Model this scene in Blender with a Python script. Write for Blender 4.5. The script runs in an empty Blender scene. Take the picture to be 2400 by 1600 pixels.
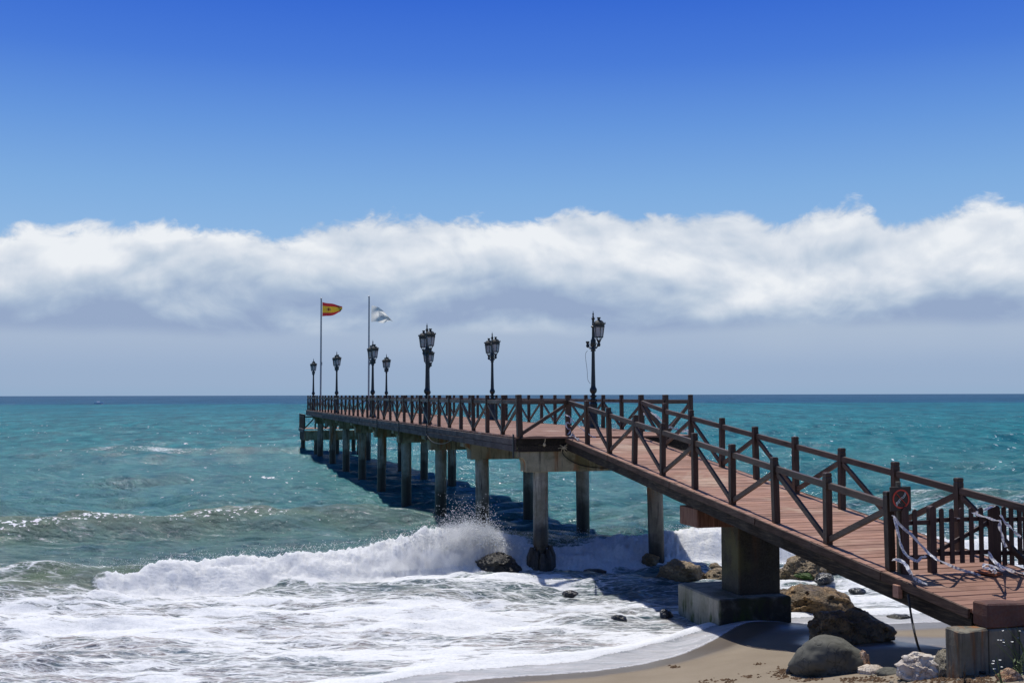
import bpy, bmesh, math, random
import numpy as np
from mathutils import Vector, Matrix

random.seed(7)
rng = np.random.default_rng(11)
S = bpy.context.scene
COL = S.collection
R = math.radians

# ------------------------------------------------------------------ camera
EYE = 4.6
FPX = 2600.0                       # focal length in pixels of a 2400 px wide frame
PITCH = math.atan(125.0 / FPX)
ROLL = -0.0023
cam_d = bpy.data.cameras.new('camera')
cam_d.sensor_width = 36.0
cam_d.lens = 36.0 * FPX / 2400.0
cam_d.clip_start = 0.1
cam_d.clip_end = 60000.0
cam = bpy.data.objects.new('camera', cam_d)
COL.objects.link(cam)
CAM_M = Matrix.Translation((0, 0, EYE)) @ Matrix.Rotation(math.pi / 2 + PITCH, 4, 'X') @ Matrix.Rotation(ROLL, 4, 'Z')
cam.matrix_world = CAM_M
S.camera = cam

# ------------------------------------------------------------------ exposure
S.view_settings.view_transform = 'Standard'
S.view_settings.look = 'None'
S.view_settings.exposure = 0.0
S.view_settings.gamma = 1.0
S.view_settings.use_curve_mapping = False
S.render.resolution_x = 1024
S.render.resolution_y = 682
S.cycles.max_bounces = 6
S.cycles.volume_bounces = 3
S.cycles.volume_max_steps = 256
S.cycles.diffuse_bounces = 2
S.cycles.glossy_bounces = 3
S.cycles.caustics_reflective = False
S.cycles.caustics_refractive = False

SUN_AZ = R(-15.5)                  # azimuth from +Y towards +X
SUN_EL = R(63.0)
SUN_V = Vector((math.sin(SUN_AZ) * math.cos(SUN_EL), math.cos(SUN_AZ) * math.cos(SUN_EL), math.sin(SUN_EL)))


def srgb(r, g, b):
    def f(c):
        c /= 255.0
        return c / 12.92 if c <= 0.04045 else ((c + 0.055) / 1.055) ** 2.4
    return (f(r), f(g), f(b), 1.0)


def lin0(r, g, b):
    return (r, g, b, 1.0)


class NT:
    """small helper that writes node trees"""
    def __init__(self, tree):
        self.t = tree
        self.n = tree.nodes
        self.l = tree.links

    def put(self, sock, v):
        if isinstance(v, bpy.types.NodeSocket):
            self.l.new(v, sock)
        elif v is not None:
            sock.default_value = v

    def node(self, kind, **kw):
        nd = self.n.new(kind)
        for k, v in kw.items():
            setattr(nd, k, v)
        return nd

    def math(self, op, a, b=None, c=None, clamp=False):
        nd = self.node('ShaderNodeMath', operation=op, use_clamp=clamp)
        for i, v in enumerate((a, b, c)):
            if v is not None:
                self.put(nd.inputs[i], v)
        return nd.outputs[0]

    def vmath(self, op, a, b=None):
        nd = self.node('ShaderNodeVectorMath', operation=op)
        self.put(nd.inputs[0], a)
        if b is not None:
            self.put(nd.inputs[1], b)
        return nd.outputs[0]

    def smooth(self, v, lo, hi, a=0.0, b=1.0, kind='SMOOTHSTEP'):
        nd = self.node('ShaderNodeMapRange', interpolation_type=kind)
        self.put(nd.inputs[0], v)
        for i, x in enumerate((lo, hi, a, b)):
            self.put(nd.inputs[i + 1], x)
        return nd.outputs[0]

    def mix(self, f, a, b, blend='MIX'):
        nd = self.node('ShaderNodeMix', data_type='RGBA', blend_type=blend)
        self.put(nd.inputs[0], f)
        self.put(nd.inputs[6], a)
        self.put(nd.inputs[7], b)
        return nd.outputs[2]

    def noise(self, vec, scale, detail=4.0, rough=0.55, dist=0.0, out=0, dims='3D'):
        nd = self.node('ShaderNodeTexNoise', noise_dimensions=dims)
        if vec is not None:
            self.put(nd.inputs['Vector'], vec)
        self.put(nd.inputs['Scale'], scale)
        self.put(nd.inputs['Detail'], detail)
        self.put(nd.inputs['Roughness'], rough)
        self.put(nd.inputs['Distortion'], dist)
        return nd.outputs[out]

    def voronoi(self, vec, scale, feature='F1', rnd=1.0):
        nd = self.node('ShaderNodeTexVoronoi', feature=feature)
        self.put(nd.inputs['Vector'], vec)
        self.put(nd.inputs['Scale'], scale)
        self.put(nd.inputs['Randomness'], rnd)
        return nd.outputs[0]

    def ramp(self, fac, stops, interp='LINEAR'):
        nd = self.node('ShaderNodeValToRGB')
        cr = nd.color_ramp
        cr.interpolation = interp
        while len(cr.elements) < len(stops):
            cr.elements.new(0.5)
        for e, (p, c) in zip(cr.elements, stops):
            e.position = p
            e.color = c
        self.put(nd.inputs[0], fac)
        return nd.outputs[0]

    def comb(self, x, y, z):
        nd = self.node('ShaderNodeCombineXYZ')
        for i, v in enumerate((x, y, z)):
            self.put(nd.inputs[i], v)
        return nd.outputs[0]

    def sep(self, v):
        nd = self.node('ShaderNodeSeparateXYZ')
        self.put(nd.inputs[0], v)
        return nd.outputs

    def mapping(self, v, loc=(0, 0, 0), rot=(0, 0, 0), scale=(1, 1, 1)):
        nd = self.node('ShaderNodeMapping')
        self.put(nd.inputs[0], v)
        nd.inputs[1].default_value = loc
        nd.inputs[2].default_value = rot
        nd.inputs[3].default_value = scale
        return nd.outputs[0]

    def attr(self, name, out='Fac'):
        nd = self.node('ShaderNodeAttribute', attribute_name=name)
        return nd.outputs[out]

    def bump(self, h, dist, strength=1.0, normal=None):
        nd = self.node('ShaderNodeBump')
        self.put(nd.inputs['Height'], h)
        self.put(nd.inputs['Distance'], dist)
        self.put(nd.inputs['Strength'], strength)
        if normal is not None:
            self.put(nd.inputs['Normal'], normal)
        return nd.outputs[0]


# ------------------------------------------------------------------ sky
world = bpy.data.worlds.new('World')
S.world = world
world.use_nodes = True
w = NT(world.node_tree)
w.n.clear()
direc = w.node('ShaderNodeTexCoord').outputs['Generated']
dx, dy, dz = w.sep(direc)
az = w.math('ARCTAN2', dx, dy)
el = w.math('ARCSINE', dz)
p_ = w.math('MULTIPLY', az, 2.6)
q_ = w.math('MULTIPLY', el, 2.6)
sky_t = w.node('ShaderNodeTexSky', sky_type='NISHITA')
sky_t.sun_disc = False
sky_t.sun_elevation = SUN_EL
sky_t.sun_rotation = SUN_AZ
sky_t.ozone_density = 3.0
sky_t.dust_density = 0.3
nish = w.mix(1.0, sky_t.outputs[0], (0.09, 0.09, 0.09, 1), 'MULTIPLY')
# clear blue that deepens with height, then dims and greys to the zenith to mute the shade
qn = w.math('DIVIDE', q_, 4.1)
grad = w.ramp(qn, [(0.0, srgb(153, 175, 203)), (0.03, srgb(157, 177, 206)), (0.085, srgb(140, 182, 226)), (0.115, srgb(124, 171, 224)),
                   (0.15, srgb(98, 149, 221)), (0.185, srgb(68, 121, 216)), (0.225, srgb(42, 98, 209)),
                   (0.34, srgb(44, 88, 170)), (0.55, srgb(54, 84, 138)), (1.0, srgb(58, 78, 114))])
blue = w.mix(0.06, grad, nish)
# cloud bank above the horizon
curve = w.node('ShaderNodeFloatCurve')
cm = curve.mapping.curves[0]
tops = [(-1.30, .345), (-1.2, .352), (-1.0, .377), (-0.80, .398), (-0.72, .386), (-0.60, .396), (-0.55, .378), (-0.43, .402),
        (-0.28, .424), (-0.22, .412), (-0.05, .421), (0.03, .412), (0.17, .436), (0.32, .426), (0.39, .415), (0.53, .426),
        (0.62, .392), (0.70, .417), (0.79, .430), (0.86, .396), (0.96, .402), (1.07, .422), (1.15, .408), (1.30, .385)]
pts = [((a + 1.3) / 2.6, b * 2.0) for a, b in tops]
cm.points[0].location = pts[0]
cm.points[1].location = pts[-1]
for pt in pts[1:-1]:
    cm.points.new(*pt)
curve.mapping.update()
w.put(curve.inputs[1], w.math('ADD', w.math('DIVIDE', p_, 2.6), 0.5))
qtop = w.math('MULTIPLY', curve.outputs[0], 0.5)
cv = w.comb(p_, w.math('MULTIPLY', q_, 1.25), 0.37)


def scaled(v, k):
    nd = w.node('ShaderNodeVectorMath', operation='SCALE')
    w.put(nd.inputs[0], v)
    nd.inputs[3].default_value = k
    return nd.outputs[0]


warp = w.vmath('SUBTRACT', w.noise(cv, 2.4, 3.0, 0.5, 0.0, out=1), (0.5, 0.5, 0.5))
warp2 = w.vmath('SUBTRACT', w.noise(cv, 9.0, 4.0, 0.55, 0.0, out=1), (0.5, 0.5, 0.5))
cvw = w.vmath('ADD', w.vmath('ADD', cv, scaled(warp, 0.26)), scaled(warp2, 0.045))
UPV = (0.010, 0.035, 0.0)


def puff(v):
    """rounded billows: three octaves of inverted cell distance"""
    a1 = w.voronoi(v, 7.0, 'SMOOTH_F1')
    a2 = w.voronoi(w.vmath('ADD', v, (4.1, 2.2, 0.3)), 15.0, 'SMOOTH_F1')
    a3 = w.noise(v, 13.0, 7.0, 0.60)
    r_ = w.math('ADD', w.math('MULTIPLY', w.math('SUBTRACT', 0.45, a1), 0.75), w.math('MULTIPLY', w.math('SUBTRACT', 0.45, a2), 0.35))
    return w.math('ADD', r_, w.math('MULTIPLY', w.math('SUBTRACT', a3, 0.5), 0.85))


pf = puff(cvw)
pfu = puff(w.vmath('ADD', cvw, UPV))
nbig = w.noise(w.mapping(cv, (3.1, 1.7, 0), (0, 0, R(-14)), (0.8, 1.5, 1)), 2.6, 4.0, 0.5, 0.3)
nbigu = w.noise(w.mapping(w.vmath('ADD', cv, (0.02, 0.09, 0)), (3.1, 1.7, 0), (0, 0, R(-14)), (0.8, 1.5, 1)), 2.6, 4.0, 0.5, 0.3)
nfine = w.noise(w.mapping(cvw, (9, 4, 0), (0, 0, R(-28)), (1.0, 1.3, 1)), 21.0, 8.0, 0.62)
edge = w.math('ADD', w.math('SUBTRACT', w.math('SUBTRACT', qtop, 0.026), q_), w.math('MULTIPLY', pf, 0.056))
edge = w.math('ADD', edge, w.math('MULTIPLY', w.math('SUBTRACT', nfine, 0.5), 0.050))
m_top = w.smooth(edge, -0.022, 0.010)
back_az = w.smooth(w.math('ABSOLUTE', az), R(70), R(110), 1.0, 0.0)  # bank kept off the unseen sky behind, which dims shaded faces
m_top = w.math('MULTIPLY', m_top, back_az)
nbase = w.noise(w.mapping(cv, (0.4, 8.2, 0), (0, 0, 0), (1, 1, 1)), 1.7, 4.0, 0.5)
qb = w.math('ADD', 0.148, w.math('MULTIPLY', w.math('SUBTRACT', nbase, 0.5), 0.06))
m_bot = w.smooth(w.math('SUBTRACT', q_, qb), -0.016, 0.022)
rel = w.math('DIVIDE', w.math('SUBTRACT', q_, 0.135), w.math('SUBTRACT', qtop, 0.135))
emb = w.math('MULTIPLY', w.math('SUBTRACT', pf, pfu), 0.42)
embb = w.math('MULTIPLY', w.math('SUBTRACT', nbig, nbigu), 1.7)
lit = w.math('ADD', w.smooth(rel, 0.0, 0.85, 0.0, 0.78, 'LINEAR'), 0.14)
lit = w.math('ADD', lit, emb)
lit = w.math('ADD', lit, embb)
lit = w.math('ADD', lit, w.math('MULTIPLY', pf, 0.12))
lit = w.math('ADD', lit, w.math('MULTIPLY', w.math('SUBTRACT', nfine, 0.5), 0.10))
lit = w.math('ADD', lit, w.math('MULTIPLY', w.math('SUBTRACT', nbig, 0.5), 0.95))
ccol = w.ramp(lit, [(0.0, srgb(150, 169, 200)), (0.22, srgb(163, 182, 208)), (0.5, srgb(190, 204, 221)), (0.75, srgb(214, 222, 233)), (1.0, srgb(236, 240, 245))])
cov = w.math('MULTIPLY', m_top, m_bot)
veil = w.smooth(q_, 0.05, 0.15, 0.0, 0.9)
under = w.mix(veil, grad, srgb(168, 185, 209))
under = w.mix(w.math('MULTIPLY', w.smooth(nbase, 0.45, 0.7), w.smooth(q_, 0.05, 0.15, 0.0, 0.6)), under, srgb(174, 190, 211))
low = w.mix(m_top, blue, under)
sky_c = w.mix(cov, low, ccol)
hz = w.smooth(q_, 0.0, 0.03, 1.0, 0.0)
sky_c = w.mix(w.math('MULTIPLY', hz, 0.5), sky_c, srgb(146, 174, 203))
sky_c = w.mix(w.smooth(q_, -0.02, -0.005, 1.0, 0.0), sky_c, lin0(.05, .065, .07))
bg = w.node('ShaderNodeBackground')
w.put(bg.inputs[0], sky_c)
bg.inputs[1].default_value = 1.0
wo = w.node('ShaderNodeOutputWorld')
w.l.new(bg.outputs[0], wo.inputs[0])
world.cycles.sampling_method = 'MANUAL'
world.cycles.sample_map_resolution = 512

# ------------------------------------------------------------------ sun
sun_d = bpy.data.lights.new('sun', 'SUN')
sun_d.energy = 4.4
sun_d.angle = R(0.53)
sun_d.color = (1.0, 0.965, 0.91)
sun = bpy.data.objects.new('sun', sun_d)
COL.objects.link(sun)
sun.rotation_mode = 'QUATERNION'
sun.rotation_quaternion = (-SUN_V).to_track_quat('-Z', 'Y')
sun.location = (0, 0, 60)


# ------------------------------------------------------------------ measuring helpers
def ray(x, y):
    v = Vector(((x - 1200.0) / FPX, -(y - 800.0) / FPX, -1.0))
    return (CAM_M.to_3x3() @ v).normalized()


def at_depth(x, y, d):
    v = ray(x, y)
    k = d / v.y
    return Vector((v.x * k, d, EYE + v.z * k))


def at_z(x, y, z):
    v = ray(x, y)
    k = (z - EYE) / v.z
    return Vector((v.x * k, v.y * k, z))


SHORE = [(-60, 2.0), (-20, 9.0), (-8, 14.0), (-4.5, 15.6), (-1.64, 17.1), (-0.9, 17.9), (0, 18.15), (1.28, 18.5), (2.2, 19.0), (2.8, 19.4), (3.55, 20.3),
         (4.46, 21.3), (6, 22.1), (8.6, 22.4), (14, 23.5), (30, 27), (60, 32)]
SHX = np.array([a for a, b in SHORE], float)
SHY = np.array([b for a, b in SHORE], float)


def hash3(ix, iy, iz, seed):
    h = (ix.astype(np.uint32) * np.uint32(374761393)) ^ (iy.astype(np.uint32) * np.uint32(668265263)) ^ \
        (iz.astype(np.uint32) * np.uint32(2147483647)) ^ np.uint32((seed * 974634773) & 0xffffffff)
    h = (h ^ (h >> np.uint32(13))) * np.uint32(1274126177)
    h = (h ^ (h >> np.uint32(16))) * np.uint32(2246822519)
    return ((h ^ (h >> np.uint32(15))) & np.uint32(0xffffff)).astype(np.float64) / float(0xffffff)


def vnoise(x, y, z=None, seed=0):
    """value noise in -1..1"""
    x = np.asarray(x, float)
    y = np.asarray(y, float)
    z = np.zeros_like(x) if z is None else np.asarray(z, float)
    fx, fy, fz = np.floor(x), np.floor(y), np.floor(z)
    ix, iy, iz = fx.astype(np.int64), fy.astype(np.int64), fz.astype(np.int64)
    u, v, t = x - fx, y - fy, z - fz
    u, v, t = [k * k * k * (k * (k * 6 - 15) + 10) for k in (u, v, t)]
    out = 0
    flat = not np.any(t)
    for c in ((0,) if flat else (0, 1)):
        wz = (t if c else 1 - t)
        for b in (0, 1):
            wy = (v if b else 1 - v)
            for a in (0, 1):
                wx = (u if a else 1 - u)
                out = out + hash3(ix + a, iy + b, iz + c, seed) * wx * wy * wz
    return out * 2 - 1


def fbm(x, y, z=None, octaves=4, seed=0, gain=0.5):
    s, a, tot = 0, 1.0, 0
    f = 1.0
    for o in range(octaves):
        s = s + a * vnoise(np.asarray(x) * f + 17.3 * o, np.asarray(y) * f - 9.1 * o, None if z is None else np.asarray(z) * f, seed + o)
        tot += a
        a *= gain
        f *= 2.03
    return s / tot


def shore_y(X):
    X = np.asarray(X, float)
    y = (np.interp(X - .5, SHX, SHY) + np.interp(X, SHX, SHY) + np.interp(X + .5, SHX, SHY)) / 3
    return y + 0.13 * fbm(X * 0.7, X * 0 + 3.3, None, 3, 41) + 0.04 * fbm(X * 5, X * 0 + 1.3, None, 2, 43)


def beach_z(X, Y):
    X = np.asarray(X, float)
    Y = np.asarray(Y, float)
    sy = np.interp(X, SHX, SHY)
    d = sy - Y                                   # landward distance
    z = np.where(d > 0, 0.05 + 0.126 * np.minimum(d, 12) + 0.05 * np.clip(d - 12, 0, 25), 0.05 + 0.09 * np.maximum(d, -25))
    z = z + 0.035 * fbm(X * 0.5, Y * 0.5, None, 3, 5) * np.clip((d - 0.6) / 2.5, 0, 1)
    z = z + 0.02 * fbm(X * 2.2, Y * 2.2, None, 3, 6) * np.clip((d - 3.2) / 3.0, 0, 1) * np.clip((X - 1.0) / 3.0, 0, 1)
    z = z + 0.24 * np.exp(-((X - 4.5) / 1.3) ** 2 - ((Y - 21.2) / 1.1) ** 2)
    z = z + 0.16 * np.clip((X - 4.5) / 0.9, 0, 1) * np.clip((15.1 - Y) / 1.0, 0, 1)
    return z


def gz(x, y):
    return float(beach_z(np.array([x]), np.array([y]))[0])


def on_ground(x, y):
    v = ray(x, y)
    lo, hi = 6.0, 40.0
    for _ in range(40):
        m = (lo + hi) / 2
        k = m / v.y
        if EYE + v.z * k > max(gz(v.x * k, m), -0.05):
            lo = m
        else:
            hi = m
    k = lo / v.y
    return Vector((v.x * k, lo, EYE + v.z * k))


# ------------------------------------------------------------------ object helpers
def mesh_data(name, verts, faces, mats=(), smooth=False, fmat=None):
    me = bpy.data.meshes.new(name)
    me.from_pydata([tuple(v) for v in verts], [], [tuple(f) for f in faces])
    for m in mats:
        me.materials.append(m)
    if fmat is not None:
        me.polygons.foreach_set('material_index', fmat)
    if smooth:
        me.polygons.foreach_set('use_smooth', [True] * len(me.polygons))
    me.update()
    return me


def link(name, me, parent=None, loc=(0, 0, 0), rot=None, mat=None):
    o = bpy.data.objects.new(name, me)
    COL.objects.link(o)
    if parent is not None:
        o.parent = parent
    if mat is not None:
        o.matrix_local = mat
    else:
        o.location = loc
        if rot is not None:
            o.rotation_euler = rot
    return o


def tag(o, label=None, cat=None, group=None, kind=None):
    if label:
        o['label'] = label
    if cat:
        o['category'] = cat
    if group:
        o['group'] = group
    if kind:
        o['kind'] = kind
    return o


def empty(name, loc=(0, 0, 0), rz=0.0, label=None, cat=None, group=None):
    o = bpy.data.objects.new(name, None)
    o.empty_display_size = 0.2
    COL.objects.link(o)
    o.location = loc
    o.rotation_euler = (0, 0, rz)
    return tag(o, label, cat, group)


def copy_tree(o, parent=None):
    c = o.copy()
    COL.objects.link(c)
    if parent is not None:
        c.parent = parent
    for ch in list(o.children):
        copy_tree(ch, c)
    return c


class MB:
    """collects simple solids and links them as ONE mesh"""
    def __init__(self):
        self.v, self.f, self.m = [], [], []
        self.cur = 0

    def add(self, verts, faces):
        b = len(self.v)
        self.v += [Vector(x) for x in verts]
        self.f += [tuple(i + b for i in f) for f in faces]
        self.m += [self.cur] * len(faces)

    def box(self, c, s, M=None):
        vs = [Vector((c[0] + s[0] * a / 2, c[1] + s[1] * b / 2, c[2] + s[2] * d / 2)) for a in (-1, 1) for b in (-1, 1) for d in (-1, 1)]
        if M is not None:
            vs = [M @ x for x in vs]
        self.add(vs, [(0, 1, 3, 2), (4, 6, 7, 5), (0, 4, 5, 1), (2, 3, 7, 6), (0, 2, 6, 4), (1, 5, 7, 3)])
        return self

    def beam(self, p0, p1, wd, ht, up=(0, 0, 1)):
        p0, p1 = Vector(p0), Vector(p1)
        ax = (p1 - p0).normalized()
        side = ax.cross(Vector(up)).normalized()
        u = side.cross(ax).normalized()
        vs = [p + side * (wd / 2 * a) + u * (ht / 2 * b) for p in (p0, p1) for a, b in ((-1, -1), (1, -1), (1, 1), (-1, 1))]
        self.add(vs, [(0, 1, 2, 3), (7, 6, 5, 4), (0, 4, 5, 1), (1, 5, 6, 2), (2, 6, 7, 3), (3, 7, 4, 0)])
        return self

    def tube(self, pts, r, n=8, caps=True):
        pts = [Vector(p) for p in pts]
        rs = r if isinstance(r, (list, tuple)) else [r] * len(pts)
        b = len(self.v)
        ref = Vector((0, 0, 1))
        t0 = (pts[1] - pts[0]).normalized()
        if abs(t0.z) > 0.95:
            ref = Vector((1, 0, 0))
        vs = []
        for i, p in enumerate(pts):
            t = (pts[min(i + 1, len(pts) - 1)] - pts[max(i - 1, 0)]).normalized()
            a = t.cross(ref)
            if a.length < 1e-4:
                a = t.cross(Vector((0, 1, 0)))
            a.normalize()
            c = a.cross(t)
            for k in range(n):
                th = 2 * math.pi * k / n
                vs.append(p + (a * math.cos(th) + c * math.sin(th)) * rs[i])
        fs = []
        for i in range(len(pts) - 1):
            for k in range(n):
                k2 = (k + 1) % n
                fs.append((i * n + k, i * n + k2, (i + 1) * n + k2, (i + 1) * n + k))
        if caps:
            fs.append(tuple(range(n - 1, -1, -1)))
            fs.append(tuple((len(pts) - 1) * n + k for k in range(n)))
        self.add(vs, fs)
        return self

    def lathe(self, prof, n=12, c=(0, 0, 0), rot=0.0):
        vs, fs = [], []
        for r, z in prof:
            for k in range(n):
                th = 2 * math.pi * k / n + rot
                vs.append((c[0] + r * math.cos(th), c[1] + r * math.sin(th), c[2] + z))
        for i in range(len(prof) - 1):
            for k in range(n):
                k2 = (k + 1) % n
                fs.append((i * n + k, i * n + k2, (i + 1) * n + k2, (i + 1) * n + k))
        fs.append(tuple(range(n - 1, -1, -1)))
        fs.append(tuple((len(prof) - 1) * n + k for k in range(n)))
        self.add(vs, fs)
        return self

    def prism(self, poly, axis_pts):
        """poly: list of 2D points, axis_pts: function (u, v, k) -> 3D for k in 0, 1"""
        n = len(poly)
        vs = [axis_pts(u, v, 0) for u, v in poly] + [axis_pts(u, v, 1) for u, v in poly]
        fs = [tuple(range(n)), tuple(range(2 * n - 1, n - 1, -1))]
        for k in range(n):
            k2 = (k + 1) % n
            fs.append((k, n + k, n + k2, k2))
        self.add(vs, fs)
        return self

    def data(self, name, mats, bevel=0.0, smooth=False):
        if not isinstance(mats, (list, tuple)):
            mats = [mats]
        me = mesh_data(name, self.v, self.f, mats, smooth, self.m)
        bm = bmesh.new()
        bm.from_mesh(me)
        bmesh.ops.recalc_face_normals(bm, faces=bm.faces)
        if bevel > 0:
            bmesh.ops.bevel(bm, geom=[e for e in bm.edges if e.is_manifold and e.calc_face_angle(0) > 0.5], offset=bevel, segments=1, affect='EDGES', profile=0.5)
        bm.to_mesh(me)
        bm.free()
        if smooth:
            me.polygons.foreach_set('use_smooth', [True] * len(me.polygons))
            try:
                me.set_sharp_from_angle(angle=R(40))
            except Exception:
                pass
        return me

    def build(self, name, mats, parent=None, loc=(0, 0, 0), rot=None, bevel=0.0, smooth=False, mat=None):
        return link(name, self.data(name, mats, bevel, smooth), parent, loc, rot, mat)


# ------------------------------------------------------------------ materials
def new_mat(name):
    m = bpy.data.materials.new(name)
    m.use_nodes = True
    t = NT(m.node_tree)
    t.n.clear()
    out = t.node('ShaderNodeOutputMaterial')
    bs = t.node('ShaderNodeBsdfPrincipled')
    t.l.new(bs.outputs[0], out.inputs[0])
    return m, t, bs, out


def lin(r, g, b):
    return (r, g, b, 1.0)


def wood_mat(name, c0, c1, c2, rough=0.6, grain_axis=0, spec=0.4, wear=None):
    m, t, bs, _ = new_mat(name)
    oc = t.node('ShaderNodeTexCoord').outputs['Object']
    info = t.node('ShaderNodeObjectInfo')
    rnd = info.outputs['Random']
    off = t.comb(t.math('MULTIPLY', rnd, 37.0), t.math('MULTIPLY', rnd, 11.0), 0.0)
    sc = [9, 9, 9]
    sc[grain_axis] = 0.7
    v = t.mapping(t.vmath('ADD', oc, off), scale=tuple(sc))
    g = t.noise(v, 4.0, 6.0, 0.65, 0.3)
    patch = t.noise(t.vmath('ADD', oc, off), 1.7, 4.0, 0.6)
    col = t.ramp(g, [(0.25, c0), (0.5, c1), (0.75, c2)])
    hs = t.node('ShaderNodeHueSaturation')
    t.put(hs.inputs['Color'], col)
    t.put(hs.inputs['Value'], t.smooth(rnd, 0, 1, 0.78, 1.2, 'LINEAR'))
    col = hs.outputs[0]
    col = t.mix(t.smooth(patch, 0.45, 0.75, 0.0, 0.45), col, t.mix(0.5, c0, lin(0.02, 0.016, 0.012)))
    if wear is not None:
        wn = t.noise(t.node('ShaderNodeNewGeometry').outputs['Position'], 0.55, 5.0, 0.62, 0.4)
        f = t.math('MULTIPLY', t.smooth(wn, 0.53, 0.68), t.smooth(g, 0.3, 0.65, 0.35, 1.0))
        col = t.mix(f, col, wear)
    t.put(bs.inputs['Base Color'], col)
    t.put(bs.inputs['Roughness'], t.smooth(patch, 0.3, 0.7, rough - 0.12, rough + 0.15))
    bs.inputs['Specular IOR Level'].default_value = spec
    t.put(bs.inputs['Normal'], t.bump(g, 0.004, 0.7))
    return m


M_RAIL = wood_mat('brown_stained_wood', lin(.022, .012, .007), lin(.052, .029, .017), lin(.09, .052, .032), 0.5, 2)
M_RAILH = wood_mat('brown_stained_rail', lin(.035, .021, .012), lin(.085, .052, .033), lin(.14, .09, .060), 0.5, 0)
M_DECK = wood_mat('red_deck_boards', lin(.21, .105, .070), lin(.32, .168, .115), lin(.41, .238, .170), 0.7, 0, 0.3, wear=lin(.48, .345, .25))
M_DECKY = wood_mat('red_deck_boards_along', lin(.19, .080, .06), lin(.29, .13, .098), lin(.38, .19, .15), 0.7, 1, 0.3, wear=lin(.40, .25, .19))
M_FASCIA = wood_mat('weathered_grey_timber', lin(.05, .04, .036), lin(.11, .088, .082), lin(.19, .15, .14), 0.8, 1, 0.2)
M_DARKBEAM = wood_mat('rotten_black_timber', lin(.006, .005, .004), lin(.022, .017, .013), lin(.10, .075, .045), 0.85, 1, 0.25)
M_EDGE = wood_mat('edge_timber', lin(.03, .02, .014), lin(.075, .045, .032), lin(.13, .085, .06), 0.75, 1, 0.25)
M_GATE = wood_mat('dark_gate_timber', lin(.024, .010, .008), lin(.045, .020, .015), lin(.075, .035, .027), 0.55, 2)
M_CAPBEAM = wood_mat('rusty_brown_beam', lin(.05, .022, .014), lin(.13, .062, .038), lin(.24, .13, .085), 0.75, 2, 0.25)


def concrete_mat(name, c0, c1, rust=0.5, algae=0.5, tide=None, dark=0.3, front=False):
    m, t, bs, _ = new_mat(name)
    pos = t.node('ShaderNodeNewGeometry').outputs['Position']
    x, y, z = t.sep(pos)
    n = t.noise(pos, 2.3, 7.0, 0.62)
    fine = t.noise(pos, 28.0, 4.0, 0.6)
    streak = t.noise(t.mapping(pos, scale=(5.5, 5.5, 0.45)), 1.6, 6.0, 0.6, 0.2)
    streak2 = t.noise(t.mapping(pos, (5, 2, 1), scale=(4.0, 4.0, 0.5)), 1.1, 5.0, 0.6, 0.3)
    col = t.ramp(n, [(0.3, c0), (0.7, c1)])
    col = t.mix(t.smooth(fine, 0.35, 0.7, 0.0, 0.25), col, lin(.12, .115, .10))
    col = t.mix(t.math('MULTIPLY', t.smooth(streak, 0.5, 0.66), dark), col, lin(.045, .040, .034))
    col = t.mix(t.math('MULTIPLY', t.smooth(streak2, 0.51, 0.66), rust), col, lin(.23, .095, .030))
    col = t.mix(t.math('MULTIPLY', t.smooth(t.noise(pos, 1.3, 5.0, 0.6), 0.48, 0.68), algae), col, lin(.085, .082, .036))
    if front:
        # shade and wet painted on the landward side, moss hangs in streaks on the other
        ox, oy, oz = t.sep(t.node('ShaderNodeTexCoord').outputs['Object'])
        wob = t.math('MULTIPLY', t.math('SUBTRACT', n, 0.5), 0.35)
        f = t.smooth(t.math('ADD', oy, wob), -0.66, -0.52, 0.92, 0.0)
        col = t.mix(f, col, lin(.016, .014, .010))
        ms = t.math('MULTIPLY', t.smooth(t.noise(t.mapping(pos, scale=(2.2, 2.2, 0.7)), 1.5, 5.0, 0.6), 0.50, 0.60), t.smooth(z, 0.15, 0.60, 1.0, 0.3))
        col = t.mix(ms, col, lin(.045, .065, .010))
    if tide is not None:
        edge = t.math('ADD', z, t.math('MULTIPLY', t.math('SUBTRACT', t.noise(pos, 2.0, 5, 0.6), 0.5), 0.9))
        f = t.smooth(edge, tide - 0.35, tide + 0.25, 0.93, 0.0)
        col = t.mix(f, col, t.ramp(fine, [(0.3, lin(.010, .011, .011)), (0.7, lin(.034, .031, .024))]))
        t.put(bs.inputs['Roughness'], t.smooth(z, tide - 0.3, tide + 0.3, 0.42, 0.85))
    else:
        bs.inputs['Roughness'].default_value = 0.85
    t.put(bs.inputs['Base Color'], col)
    bs.inputs['Specular IOR Level'].default_value = 0.3
    t.put(bs.inputs['Normal'], t.bump(t.math('ADD', n, t.math('MULTIPLY', fine, 0.5)), 0.02, 0.6))
    return m


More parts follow.
